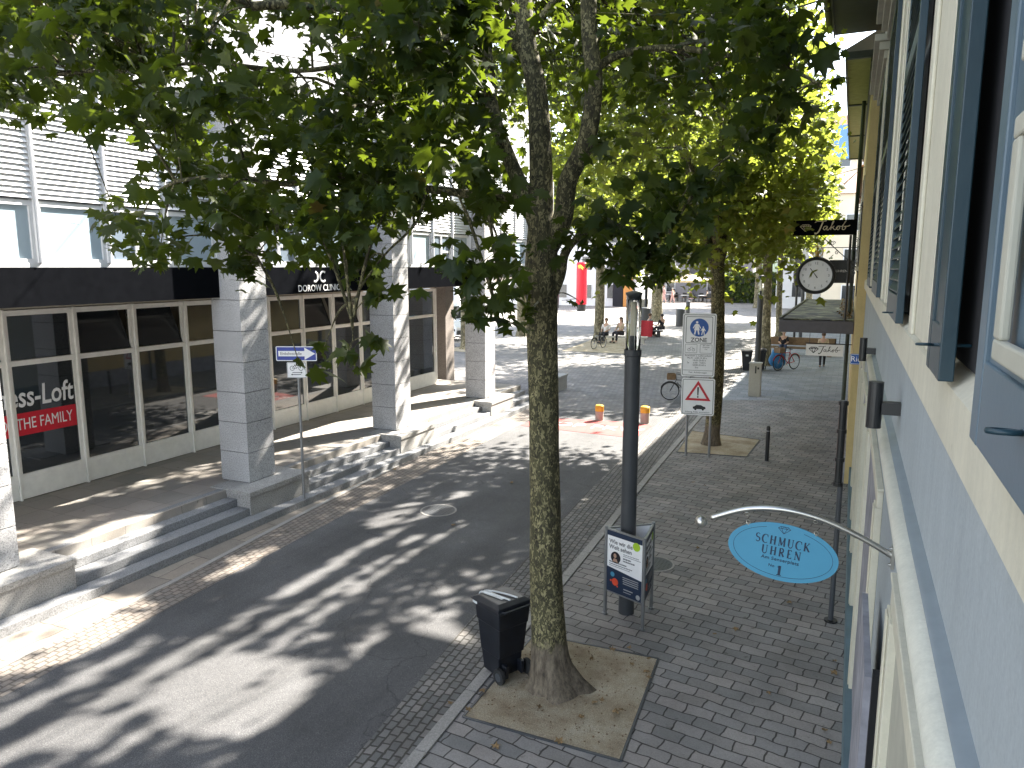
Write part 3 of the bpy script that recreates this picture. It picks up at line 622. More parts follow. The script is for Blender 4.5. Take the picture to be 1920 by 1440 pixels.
f=MB(); serif(fr,'SCHMUCK',-.005,.062,.05,f,.28,.78); serif(fr,'UHREN',-.005,.0,.05,f,.34,.78); serif(fr,'1',-.0,-.108,.056,f); f.build('lettering','ink_navy',bd)
text('lettering','Am Senserplatz',fr,-.005,-.046,.027,'ink_navy',bd,d=.0055,sx=1.2)
text('lettering','No',fr,-.045,-.088,.024,'ink_navy',bd,d=.0055,sx=1.1)
for x_,dz in ((-.20,.0),(.16,-.0)):
    f=MB(); top=min(arm,key=lambda p:abs(p.x-(-.262+x_))); b_=fr(x_,AY*math.sqrt(1-(x_/AX)**2)-.006)
    f.torus(((top.x+b_.x)/2,ys,top.z-.028),(0,1,.4),.011,.0022,12,5); f.torus((b_.x,ys,b_.z+.018),(.5,1,0),.012,.0022,12,5); f.tube([b_,b_+Vector((0,0,.01))],.006,6); f.build('hanger','steel',os_)
# dark pipe post at the foot of the wall
t=thing('wall_post','slim dark metal post rising from the pavement in front of the blue house','post',(.03,10.91,0))
MB().cyl((.03,10.91,0),2.0,.035,n=12).build('lower_tube','pole_grey',t); MB().cyl((.0,10.91,2.0),1.2,.05,n=12).build('upper_tube','black_paint',t)
f=MB(); f.cyl((.03,10.91,0),.03,.09,n=14)
for z in (2.0,2.35,2.75,3.14): f.cyl((.0,10.91,z),.05,.065,n=12)
f.build('collar','black_paint',t)
# ================================================================= yellow house
yh=thing('yellow_house','ochre yellow rendered house beyond the blue house, with a pale green soffit','house',(1,26,0))
MB().box(.12,9,YE+.02,35.6,0,9.55).build('wall','yellow_wall',yh); MB().box(.09,.3,YE+.03,35.6,-.02,.7).build('socle','grey_door',yh)
MB().box(-.42,.12,YE+.4,35.8,9.54,9.61).build('soffit','soffit_green',yh)
f=MB(); f.box(-.46,-.42,YE+.3,35.9,9.48,9.7); f.box(.06,.12,YE+.3,35.8,9.4,9.54); f.box(-.42,.12,YE+.3,YE+.4,9.5,9.65)
for y in (24,29.5,35.7): f.box(-.42,.06,y,y+.1,9.50,9.54)
f.add([(-.46,YE+.3,9.71),(-.46,35.9,9.71),(6,35.9,13.2),(6,YE+.3,13.2)],[(0,3,2,1)]); f.build('eave','dark_green',yh)
MB().tube([(-.02,23.2,0),(-.02,23.2,9.45)],.055,10).build('downpipe','dark_green',yh)
for k in range(5):
    y=19.6+k*3.2; f=MB(); f.box(.085,.12,y,y+1.2,5.0,7.1); f.box(.06,.12,y-.08,y+1.28,4.9,5.0); o=f.build('window','cream_trim',yh); MB().box(.075,.085,y+.1,y+1.1,5.1,7.0).build('pane','dark_glass',o)
# blue street name plate on the house corner
t=thing('street_plate','blue enamel street name plate on the corner of the yellow house','street sign',(.05,YE,2.9))
frp=frame((.19,YE,2.93),(1,0,0),(0,0,1)); MB().poly(frp,rrect(-.12,.14,-.12,.12,.02),-.01,.0).build('plate','sign_blue',t); text('lettering','Rie',frp,0,0,.17,'sign_white',t,d=.002)
MB().stroke(frp,rrect(-.105,.125,-.105,.105,.02)+[(.125,.09)],.008,0,.003).build('border','sign_white',t)
# jeweller's canopy: dark edge, mossy sheet top
cn=thing('shop_canopy','flat dark edged shop canopy with a mossy stained top over the pavement','canopy',(-.8,27,3.4))
MB().box(-1.71,.11,21,34.4,3.28,3.6).build('canopy_body','canopy_edge',cn,bevel=.01); f=MB()
f.box(-1.64,.1,21.06,34.3,3.604,3.63); f.build('canopy_top','moss',cn)
MB().box(-1.72,-1.66,21,34.4,3.603,3.67).build('rim','black_paint',cn)
random.seed(3); f=MB()
for i in range(260):
    x=.05-abs(random.gauss(0,.16)); y=random.uniform(21.1,33); z=3.64+random.random()*.09; r=.03+random.random()*.04; q=random.random()*6.3
    f.add([(x+r*math.cos(q),y+r*math.sin(q),z),(x-r*math.sin(q)*.6,y+r*math.cos(q)*.6,z+.03),(x-r*math.cos(q),y-r*math.sin(q),z-.01),(x+r*math.sin(q)*.6,y-r*math.cos(q)*.6,z+.05)],[(0,1,2,3)])
tag(f.build('leaf_litter','leaf_dry'),'drift of dead leaves along the wall side of the shop canopy','leaf litter',kind='stuff')
# script lettering strokes for the jeweller's signs
def script(fr,cx,cy,s,mb,d0=.002,d1=.005):
    P=lambda pts:[(cx+(x-2.25)*s,cy+y*s) for x,y in pts]
    sw=lambda pts,n=6:[(v.x,v.y) for v in smoothpts([(x,y,0) for x,y in pts],n)]
    for pts,w_ in (([(.15,.85),(.5,.98),(1.1,.97),(1.55,1.05)],.09),([(1.15,.98),(.95,.4),(.7,-.25),(.35,-.6),(.2,-.42)],.17),
        ([(1.65,.35),(1.35,.32),(1.2,.05),(1.4,-.1),(1.7,.3),(1.62,-.05),(1.8,-.12),(2.0,.1)],.09),
        ([(2.0,.1),(2.35,.75),(2.42,.98),(2.25,.8),(2.08,-.12)],.09),([(2.15,.12),(2.5,.36),(2.35,.18),(2.55,-.1),(2.8,.0)],.09),
        ([(2.8,.0),(2.95,.35),(2.75,.1),(2.95,-.12),(3.15,.1),(3.0,.36),(3.35,.25)],.09),([(3.35,.25),(3.75,.8),(3.85,1.0),(3.65,.7),(3.45,-.02),(3.7,-.1),(3.85,.15),(3.65,.28),(4.1,.3),(4.35,.42)],.09)):
        q=sw(P(pts)); mb.stroke(fr,q,[s*w_]*len(q),d0,d1)
def diamond(fr,cx,cy,s,mb,w_=.05,d0=.002,d1=.005):
    Q=lambda x,y:(cx+x*s,cy+y*s)
    for a_,b_ in (((-1,.3),(-.55,.65)),((-.55,.65),(.55,.65)),((.55,.65),(1,.3)),((1,.3),(0,-.65)),((0,-.65),(-1,.3)),((-1,.3),(1,.3)),((-.4,.3),(0,-.65)),((.4,.3),(0,-.65)),((-.4,.3),(-.55,.65)),((.4,.3),(.55,.65)),((-.4,.3),(0,.65)),((0,.65),(.4,.3))):
        mb.stroke(fr,[Q(*a_),Q(*b_)],w_*s,d0,d1)
ysn=19.6
js=thing('jeweller_sign','long black sign with gold script and a gold diamond above the clock','shop sign',(0,ysn,5.9))
frj=frame((-.69,ysn-.03,5.92),(1,0,0),(0,0,1))
b_=MB().box(-1.39,.02,ysn-.03,ysn+.03,5.745,6.1).build('board','navy_panel',js,bevel=.004)
f=MB(); script(frj,.17,-.03,.185,f); diamond(frj,-.42,.0,.125,f,.1); f.build('script_lettering','gold_letter',b_)
f=MB(); f.tube([(-.76,ysn,5.74),(.1,ysn,4.95)],.012,6); f.tube([(-.1,ysn,3.7),(-.1,ysn,5.74)],.028,8); f.tube([(-.7,ysn,5.45),(.08,ysn,5.45)],.01,6)
for (x,z,r) in ((.02,5.62,.07),(.03,5.42,.08),(.0,5.05,.07),(.01,4.86,.08),(-.0,4.45,.07),(-.48,5.55,.06),(-.38,5.33,.05),(.04,6.35,.09)):
    sp=[(x+r*(1-i/26)*math.cos(i*.42),ysn,z+r*(1-i/26)*math.sin(i*.42)) for i in range(22)]; f.tube(sp,.008,5)
f.tube([(.1,ysn,4.3),(.1,ysn,6.5)],.012,6); f.build('wrought_bracket','black_paint',js)
# round clock hanging below the sign
ck=thing('hanging_clock','round white dial clock in a black ring hanging below the jeweller sign','clock',(-.81,ysn-.1,4.8))
yc=ysn-.12; c_=Vector((-.81,yc,4.79))
f=MB()
prof=[]
fc=frame(c_+Vector((0,-.06,0)),(1,0,0),(0,0,1))
n_=48
for i in range(n_):
    t0=2*math.pi*i/n_; t1=2*math.pi*(i+1)/n_
    f.poly(fc,[(.365*math.cos(t0),.365*math.sin(t0)),(.445*math.cos(t0),.445*math.sin(t0)),(.445*math.cos(t1),.445*math.sin(t1)),(.365*math.cos(t1),.365*math.sin(t1))],-.16,.02)
f.torus(c_+Vector((0,-.08,0)),(0,1,0),.40,.035,48,8); f.build('rim','black_paint',ck)
dl=MB().poly(fc,circ(0,0,.37,48),-.12,-.012).build('dial','sign_white',ck)
for k,s_ in enumerate(['12','1','2','3','4','5','6','7','8','9','10','11']):
    t_=math.radians(90-30*k); text('numeral',s_,fc,.29*math.cos(t_),.29*math.sin(t_),.085,'ink_grey',dl,d=-.009)
f=MB(); f.stroke(fc,[(.03,-.05),(.0,0),(-.13,.17)],.016,-.01,-.004); f.stroke(fc,[(0,0),(.04,-.06)],.022,-.01,-.004); f.build('hands','sign_black',dl)
f=MB(); f.torus(c_+Vector((0,0,.56)),(0,1,0),.13,.012,28,6); f.torus(c_+Vector((0,0,.56)),(1,0,0),.13,.012,28,6); f.tube([c_+Vector((0,0,.66)),c_+Vector((0,0,.95))],.012,6); f.sph(c_+Vector((0,0,.54)),.055,14); f.cyl(c_+Vector((0,0,.42)),.09,.05,.04); f.build('crown_ornament','brass',ck,smooth=True)
f=MB(); f.tube([c_+Vector((.42,0,.2)),c_+Vector((.5,0,.3)),c_+Vector((.43,0,.33))],.014,6); f.tube([c_+Vector((-.42,0,.2)),c_+Vector((-.47,0,.26))],.014,6); f.build('side_scroll','black_paint',ck)
bx=thing('black_sign_box','black box sign with small white lettering fixed beside the clock','shop sign',(-.15,22.3,5.0))
MB().box(-.60,.04,22.2,22.4,4.56,5.18).build('box','black_paint',bx); frb=frame((-.28,22.2,4.9),(1,0,0),(0,0,1)); text('lettering','UHREN',frb,0,-.02,.09,'sign_white',bx)
# white hanging sign under the canopy
hs=thing('white_hanging_sign','white board with black script hanging under the canopy edge','shop sign',(-.56,21.6,2.9))
b_=MB().box(-1.03,-.1,21.58,21.62,2.62,2.93).build('board','sign_white',hs); frh=frame((-.565,21.58,2.77),(1,0,0),(0,0,1)); f=MB(); script(frh,.12,-.02,.13,f); diamond(frh,-.27,.0,.12,f,.12); f.build('script_lettering','sign_black',b_)
f=MB(); f.tube([(-1.05,21.6,2.95),(.1,21.6,2.95)],.015,6); f.tube([(-.95,21.6,2.95),(-.95,21.6,3.28)],.008,5); f.tube([(-.2,21.6,2.95),(-.2,21.6,3.28)],.008,5); f.build('hanger','black_paint',hs)
# houses farther along the right side
for i,(x0,y0,y1,h,m_,lb) in enumerate(((.45,35.9,52,9.2,'wall_cream','cream terraced house past the yellow house on the right'),(.6,52.2,74,10.5,'wall_white','white terraced house far down the right side of the street'))):
    t=thing('terraced_house',lb,'house',(x0,y0,0)); MB().box(x0,10,y0,y1,0,h).build('wall',m_,t); f=MB(); f.add([(x0-.5,y0,h),(x0-.5,y1,h),(5,y1,h+3.2),(5,y0,h+3.2),(10,y1,h),(10,y0,h)],[(0,3,2,1),(3,5,4,2),(0,5,3),(1,2,4)]); f.build('roof','roof_tile',t)
    for k in range(int((y1-y0)/3.2)):
        for z in (1,4.4,7.2):
            if z+1.6<h: y=y0+1+k*3.2; f=MB().box(x0-.05,x0,y,y+1.2,z,z+1.6); o=f.build('window','white_metal',t); MB().box(x0-.06,x0-.05,y+.1,y+1.1,z+.1,z+1.5).build('pane','dark_glass',o)
# ================================================================= street furniture
def wheelie_bin(x,y,ang,label,tape=False,sc=1.,sticker=False,m='black_plastic'):
    """origin on the ground; local +x is the wheel/handle side"""
    t=thing('wheelie_bin',label,'wheelie bin',(0,0,0),'black wheelie bins'); 
    def ring(h,x0,x1,w): return [(x0,-w,h),(x1,-w,h),(x1,w,h),(x0,w,h)]
    R=[ring(.03,-.17,.16,.17),ring(.30,-.20,.17,.19),ring(.31,-.205,.20,.195),ring(.70,-.235,.235,.22),ring(.72,-.245,.245,.232),ring(.93,-.26,.26,.245)]
    f=MB(); vs=[v for r in R for v in r]; fs=[(0,3,2,1),(20,21,22,23)]+[(i*4+j,i*4+(j+1)%4,(i+1)*4+(j+1)%4,(i+1)*4+j) for i in range(5) for j in range(4)]
    f.add(vs,fs); f.box(-.285,.285,-.268,.268,.925,.965)
    for yy in (-.12,.12): f.box(-.262,-.245,yy-.012,yy+.012,.4,.92)
    f.box(.18,.27,-.15,-.1,.05,.22); f.box(.18,.27,.1,.15,.05,.22); b_=f.build('body',m,t,bevel=.008)
    f=MB(); L=[(-.30,0,.965),(-.29,0,1.0),(-.2,0,1.035),(.2,0,1.045),(.27,0,1.01),(.28,0,.967)]
    vs=[(x_,s*(.262 if 0<i<5 else .275)*(.8 if 1<i<4 else 1),z) for s in (-1,1) for i,(x_,_,z) in enumerate(L)]
    f.add(vs,[(i,i+1,i+7,i+6) for i in range(5)]+[tuple(range(5,-1,-1)),tuple(range(6,12)),(0,6,11,5)]); ld=f.build('lid',m,t,bevel=.01)
    f=MB(); f.box(-.34,-.29,-.26,.26,.955,.975); f.build('lid_lip',m,t,bevel=.006)
    f=MB(); f.tube([(.27,-.21,.97),(.345,-.21,.985),(.345,.21,.985),(.27,.21,.97)],.014,8); f.tube([(.28,-.25,.95),(.28,.25,.95)],.018,8); f.build('handle',m,t)
    for s in (-1,1):
        f=MB(); f.tube([(.235,s*.20,.10),(.235,s*.245,.10)],.10,22); w_=f.build('wheel','rubber',t); MB().tube([(.235,s*.243,.10),(.235,s*.251,.10)],.055,16).build('rim','pole_grey',w_)
    if tape:
        f=MB(); q=smoothpts([(-.31,-.14,.94),(-.30,-.13,1.01),(-.19,-.12,1.045),(0,-.07,1.052),(.2,-.03,1.058)],4); f.tube(q,.013,5)
        q=smoothpts([(-.31,-.10,.93),(-.29,-.09,1.012),(-.19,-.05,1.046),(0,.03,1.056),(.2,.09,1.058)],4); f.tube(q,.012,5); f.add([(-.2,-.16,1.042),(.12,-.1,1.052),(.12,-.03,1.054),(-.2,-.06,1.044)],[(0,1,2,3)]); f.build('tape','white_tape',ld)
        f=MB(); f.box(-.292,-.287,-.06,.02,.86,.90); f.box(-.27,-.18,-.272,-.268,.93,.96); f.build('sticker','white_tape',b_)
    if sticker: f=MB(); f.box(-.27,-.262,-.06,.06,.72,.8); f.build('sticker','white_tape',b_)
    t.location=(x,y,.02); t.rotation_euler=(0,0,ang); t.scale=(sc,)*3; return t
wheelie_bin(-3.66,7.76,math.radians(-28),'black wheelie bin with white tape on its lid, beside the foreground plane tree',tape=True,sc=.96)
wheelie_bin(-4.42,37.2,math.radians(100),'black wheelie bin with a small white sticker, left of the second lamp column',sticker=True)
wheelie_bin(-3.82,37.7,math.radians(95),'black wheelie bin half hidden behind the second lamp column')
# lamp columns with a glass cylinder head
def lamp_column(x,y,label,H=4.66,cab=False):
    t=thing('lamp_column',label,'street lamp',(x,y,0),'glass topped lamp columns');r=.11
    f=MB(); f.lathe((x,y,0),[(r*1.02,0),(r*1.02,.25),(r,.26),(r,3.78),(r*1.1,3.79),(r*1.1,3.87)],28); f.build('column','pole_grey',t,smooth=False)
    f=MB(); f.lathe((x,y,3.87),[(.105,0),(.105,.76)],28); f.build('glass_cylinder','clear_glass',t,smooth=True)
    f=MB(); f.cyl((x,y,3.87),.2,.042,n=14); f.build('lamp_base','pole_grey',t)
    f=MB(); f.cyl((x,y,4.07),.44,.034,n=14); 
    f.build('lamp_core','lamp_inner',t)
    f=MB(); 
    for k in range(6): a_=k*math.pi/3; f.tube([(x+.075*math.cos(a_),y+.075*math.sin(a_),3.87),(x+.075*math.cos(a_),y+.075*math.sin(a_),4.6)],.004,5)
    f.build('rod','steel',t)
    f=MB(); f.lathe((x,y,4.60),[(.05,-.06),(.094,-.05),(.1,.0),(.115,.03),(.115,.05),(.05,.07)],24); f.build('cap','pole_grey',t); return t
lamp_column(-2.70,9.97,'tall dark grey lamp column rising through the triangular poster stand')
lamp_column(-3.26,30.9,'second dark lamp column, standing behind the pale electrical cabinet')
t=lamp_column(-2.9,52.5,'farthest dark lamp column, beside the jeweller clock')
# triangular poster stand
P1=Vector((-2.97,9.80,0)); P2=Vector((-2.35,9.55,0)); P3=Vector((-2.40,10.24,0))
ps=thing('poster_stand','triangular poster stand on three thin legs around the lamp column','poster stand',(-2.6,9.9,0))
for p in (P1,P2,P3):
    f=MB(); f.cyl(p,1.34,.026,n=10); f.cyl(p,.03,.04,n=10); f.build('leg','galvanised',ps)
def panel(A,B,first):
    d=(B-A); L=d.length; mid=(A+B)/2; fr=frame(mid+Vector((0,0,.86)),d,(0,0,1)); w_=L/2-.03
    f=MB().poly(fr,[(-w_,-.47),(w_,-.47),(w_,.44),(-w_,.44)],-.01,.008); p_=f.build('poster_panel','sign_white' if True else '',ps)
    for z in (.44,-.485): MB().poly(fr,[(-w_-.02,z),(w_+.02,z),(w_+.02,z+.02),(-w_-.02,z+.02)],-.015,.016).build('rail','galvanised',ps)
    f=MB(); f.poly(fr,[(-w_,.365),(w_,.365),(w_,.44),(-w_,.44)],.009,.011); f.build('navy_header','ink_navy',p_); f=MB(); f.poly(fr,[(-w_,-.47),(w_,-.47),(w_,-.16),(-w_,-.10)],.009,.011); nv=f.build('navy_field','oneway_blue' if False else 'ink_navy',p_)
    f=MB(); f.poly(fr,circ(w_*.68,.315,.062,24),.012,.014); f.build('lime_disc','leaf_lime',p_)
    text('lettering','Wie wir die',fr,-w_+.035,.285,.085,'ink_grey',p_,d=.011,align='LEFT',bold=.0015); text('lettering','Welt sehen',fr,-w_+.035,.205,.085,'ink_grey',p_,d=.011,align='LEFT',bold=.0015)
    MB().poly(fr,circ(-w_*.5,.06,.085,24),.009,.012).build('round_photo','cloth_black',p_)
    f=MB(); f.poly(fr,circ(-w_*.5-.01,.085,.026,14,.033),.012,.014); f.poly(fr,[(-w_*.5-.05,-.005),(-w_*.5+.04,-.005),(-w_*.5+.02,.04),(-w_*.5-.03,.045)],.012,.014); f.build('portrait','skin',p_)
    f=MB()
    for k,(a_,b_,z,h) in enumerate(((-.02,w_-.05,.14,.008),(-.02,w_-.02,.115,.008),(-.02,.12,.07,.02),(-.02,.18,.035,.02),(-w_+.04,.04,-.025,.018),(-w_+.04,.14,-.055,.012),(-w_+.04,.1,-.08,.008))):
        x=a_
        while x<b_: l=.012+((k*7+int(x*300))%5)*.007; f.poly(fr,[(x,z),(min(x+l,b_),z),(min(x+l,b_),z+h),(x,z+h)],.009,.011); x+=l+.006
    f.build('small_print','ink_grey',p_)
    f=MB(); f.poly(fr,circ(-w_*.66,-.2,.036,20),.012,.014); f.build('blue_disc','oval_blue',p_)
    f=MB(); f.poly(fr,circ(-w_*.5,-.305,.055,20),.012,.014); f.poly(fr,circ(-w_*.75,-.3,.016,10),.012,.014); f.poly(fr,circ(-w_*.36,-.36,.013,10),.012,.014); f.build('red_disc','red_spot',p_)
    f=MB()
    for k in range(4): f.poly(fr,[(-.02+.003*k,-.2-.03*k),(w_-.05,-.2-.03*k),(w_-.05,-.187-.03*k),(-.02+.003*k,-.187-.03*k)],.012,.0135)
    f.poly(fr,circ(w_*.83,-.41,.036,20),.012,.014); f.poly(fr,[(.0,-.375),(.16,-.375),(.16,-.36),(.0,-.36)],.012,.0135); f.poly(fr,[(.0,-.41),(.13,-.41),(.13,-.40),(.0,-.40)],.012,.0135); f.build('white_print','sign_back',p_)
sm('leaf_lime',(.36,.55,.03),.5,var=.05); sm('red_spot',(.75,.08,.03),.5,var=.1)
panel(P1,P2,True); panel(P2,P3,False); panel(P3,P1,False)
# big pedestrian zone sign on two posts
zs=thing('zone_sign','tall white pedestrian ZONE sign above a red triangle warning panel, on two posts','traffic sign',(-3.45,19.5,0))
for x,y in ((-3.76,19.5),(-3.17,19.6)):
    f=MB(); f.cyl((x,y,0),3.8,.034,n=12); f.cyl((x,y,0),.03,.05,n=12); f.build('post','galvanised',zs)
u=Vector((1,.12,0)).normalized()
fz=frame((-3.53,19.49,2.98),u,(0,0,1)); fz2=frame((-3.50,19.49,1.62),u,(0,0,1))
W=.425
pu=MB().poly(fz,rrect(-W,W,-.825,.825,.05),-.02,.0).build('upper_panel','sign_white',zs)
def outline(mb,fr,x0,x1,y0,y1,r,w_,d0=.001,d1=.003): q=rrect(x0,x1,y0,y1,r); mb.stroke(fr,q+[q[0],q[1]],w_,d0,d1)
f=MB(); outline(f,fz,-W+.035,W-.035,-.79,.79,.035,.012); outline(f,fz,-.33,.33,.06,.74,.03,.012); outline(f,fz,-.34,-.04,-.2,.02,.01,.007); outline(f,fz,.04,.34,-.2,.02,.01,.007)
f.stroke(fz,[(-.37,-.24),(.37,-.24)],.008,.001,.003); f.stroke(fz,[(-.37,-.66),(.37,-.66)],.008,.001,.003)
f.torus(fz(-.24,-.12,.003),fz.n,.035,.004,16,4); f.torus(fz(-.13,-.12,.003),fz.n,.035,.004,16,4); f.stroke(fz,[(-.24,-.12),(-.2,-.05),(-.15,-.05),(-.13,-.12)],.006,.001,.003); f.build('border_lines','sign_black',pu)
dsk=MB().poly(fz,circ(0,.46,.235,40),.001,.004).build('blue_disc','sign_blue',pu)
def walker(mb,fr,x,y,h,skirt):
    mb.poly(fr,circ(x,y+h*.88,h*.085,14),.005,.007)
    if skirt: mb.poly(fr,[(x-h*.08,y+h*.77),(x+h*.08,y+h*.77),(x+h*.2,y+h*.3),(x-h*.2,y+h*.3)],.005,.007)
    else: mb.poly(fr,[(x-h*.13,y+h*.76),(x+h*.13,y+h*.76),(x+h*.12,y+h*.4),(x-h*.12,y+h*.4)],.005,.007)
    for s in (-1,1):
        mb.stroke(fr,[(x+s*h*.07,y+h*.4),(x+s*h*.15,y)],h*.1,.005,.007); mb.stroke(fr,[(x+s*h*.1,y+h*.74),(x+s*h*.26,y+h*.45)],h*.07,.005,.007)
f=MB(); walker(f,fz,-.06,.28,.36,True); walker(f,fz,.1,.27,.23,False); f.build('figures','sign_white',dsk)
text('lettering','ZONE',fz,0,.135,.15,'sign_black',pu,bold=.002)
text('small_lettering','Be- und\nEntladen\nfrei',fz,.19,-.05,.05,'sign_black',pu)
text('small_lettering','Anwohner u. Lieferverkehr',fz,0,-.275,.062,'sign_black',pu)
text('small_lettering','Mo-Fr  6.00-10.30 h\n        18.00-20.00 h\nSa      6.00-  9.00 h\n        18.00-20.00 h\n            frei',fz,-.28,-.46,.062,'sign_black',pu,align='LEFT')
text('small_lettering','Taxi  Anlieferungen',fz,0,-.715,.06,'sign_black',pu)
pl_=MB().poly(fz2,rrect(-W,W,-.49,.49,.05),-.02,.0).build('lower_panel','sign_white',zs)
f=MB(); outline(f,fz2,-W+.035,W-.035,-.455,.455,.035,.012); f.poly(fz2,[(-.022,.26),(.022,.26),(.014,.04),(-.014,.04)],.004,.006); f.poly(fz2,circ(0,.0,.022,12),.004,.006)
f.poly(fz2,[(-.11,-.32),(-.12,-.27),(-.07,-.25),(-.03,-.215),(.09,-.215),(.15,-.25),(.2,-.26),(.21,-.31),(.17,-.325),(-.07,-.325)],.004,.006)
for x in (-.05,.14): f.poly(fz2,circ(x,-.33,.028,12),.006,.008)
f.build('symbols','sign_black',pl_)
f=MB(); T=[(-.33,-.1),(.33,-.1),(0,.43)]; Ti=[(-.225,-.04),(.225,-.04),(0,.32)]
for i in range(3): j=(i+1)%3; f.poly(fz2,[T[i],T[j],Ti[j],Ti[i]],.001,.004)
f.build('red_triangle','sign_red',pl_)
text('small_lettering','Achtung, Poller automatisch',fz2,0,-.405,.055,'sign_black',pl_)
# one way sign
ow_=thing('one_way_sign','blue one-way arrow sign over a small white bicycle plate on a thin pole','traffic sign',(-10.29,11.92,0))
f=MB(); f.cyl((-10.27,11.95,0),3.35,.03,n=12); f.cyl((-10.27,11.95,1.9),.05,.034,n=12); f.build('pole','galvanised',ow_)
uu=Vector((1,.42,.0)).normalized(); fo=frame((-10.27,11.91,3.24),uu,(0,0,1))
b1=MB().poly(fo,rrect(-.42,.42,-.15,.15,.02),-.012,0).build('arrow_plate','oneway_blue',ow_)
f=MB(); outline(f,fo,-.412,.412,-.142,.142,.02,.016,0,.0015); f.poly(fo,[(-.37,-.055),(.17,-.055),(.17,-.125),(.39,0),(.17,.125),(.17,.055),(-.37,.055)],.001,.003); a_=f.build('arrow','sign_white',b1)
text('lettering','Einbahnstraße',fo,-.11,0,.085,'sign_black',a_,d=.0035,sx=.92)
fo2=frame((-10.27,11.90,2.9),uu,(0,0,1)); b2=MB().poly(fo2,rrect(-.2,.2,-.16,.16,.02),-.012,0).build('bicycle_plate','sign_white',ow_)
f=MB(); outline(f,fo2,-.19,.19,-.15,.15,.015,.006,0,.0015)
for x in (-.09,.09): f.torus(fo2(x,.04,.002),fo2.n,.045,.005,20,4)
for q in ([(-.09,.04),(-.04,.1),(.06,.1),(.0,.04),(-.09,.04)],[(.0,.04),(-.045,.12)],[(.09,.04),(.05,.13),(.03,.13)]): f.stroke(fo2,q,.009,.001,.003)
f.stroke(fo2,[(-.09,-.05),(.09,-.05)],.012,.001,.003); f.stroke(fo2,[(-.09,-.09),(.09,-.09)],.012,.001,.003); f.poly(fo2,[(.09,-.03),(.12,-.05),(.09,-.07)],.001,.003); f.poly(fo2,[(-.09,-.07),(-.12,-.09),(-.09,-.11)],.001,.003); f.build('bicycle_symbol','sign_black',b2)
# bollards
def bollard(x,y,h,r,label,grp=None,m='black_paint',cap=None,top=True):
    t=thing('bollard',label,'bollard',(x,y,0),grp); f=MB(); f.lathe((x,y,0),[(r*1.08,0),(r,.03),(r,h-.06),(r*.93,h-.03),(r*.6,h)],20); b_=f.build('body',m,t)
    if cap: MB().lathe((x,y,h-.2),[(r*1.06,0),(r*1.06,.17),(r*.9,.2),(r*.5,.215)],20).build('cap',cap,t)
    elif top: MB().lathe((x,y,h-.14),[(r*1.02,0),(r*1.02,.02)],16).build('band','galvanised',t)
    return t
bollard(-1.73,19.84,.93,.05,'slim black bollard on the dark pavement right of the zone sign')
bollard(-7.28,22.95,.52,.135,'stubby bollard with a yellow cap, left of the lamp column','yellow capped bollards',m='bollard_pink',cap='yellow_cap')
bollard(-5.80,23.1,.56,.145,'stubby bollard with a yellow cap, right of the lamp column','yellow capped bollards',m='bollard_pink',cap='yellow_cap')
bollard(-7.55,39.2,1.25,.2,'thick dark steel bollard just left of the zone sign',m='pole_grey',top=False)
for x,y,h,r,lb in ((-13.04,63.1,1.5,.38,'broad dark stone bollard nearest the bench people'),(-13.6,69,1.9,.2,'slim tall dark bollard between the broad bollards and the zone sign'),(-14.9,58.4,1.8,.5,'broad dark stone post at the foot of the distant tree'),(-25.8,81.5,1.8,.3,'pale post standing alone on the sunlit plaza near the red column'),(-20,82,2.2,.25,'dark slim post on the sunlit plaza behind the round pillar')):
    bollard(x,y,h,r,lb,'bollards around the sunny plaza',m='concrete' if 'pale' in lb else 'pole_grey',top=False)
# electrical cabinet
t=thing('electrical_cabinet','narrow pale concrete electrical cabinet in front of the second lamp column','cabinet',(-3.2,30.0,0))
MB().box(-3.42,-2.98,29.75,30.1,0,1.28).build('body','concrete',t,bevel=.01); MB().box(-3.44,-2.96,29.73,30.12,1.28,1.33).build('lid','concrete',t)
f=MB(); f.box(-3.2,-3.15,29.742,29.748,.92,1.2); f.box(-3.12,-3.05,29.742,29.748,1.08,1.16); f.build('graffiti','sign_black',t)
# manholes
def manhole(x,y,r,label,z=.009):
    t=thing('manhole_cover',label,'manhole cover',(x,y,z)); MB().cyl((x,y,z),.008,r*1.12,n=32).build('frame','kerb_stone',t); f=MB(); f.cyl((x,y,z+.002),.010,r,n=32)
    for i in range(-4,5):
        for j in range(-4,5):
            if i*i+j*j<19: f.box(x+i*r*.2-r*.06,x+i*r*.2+r*.06,y+j*r*.2-r*.06,y+j*r*.2+r*.06,z+.012,z+.016)
    f.build('cover','pole_grey',t)
manhole(-7.5,12.81,.34,'round studded manhole cover in the middle of the asphalt road'); manhole(-2.75,11.9,.3,'round manhole cover in the pavement behind the poster stand',z=.008)
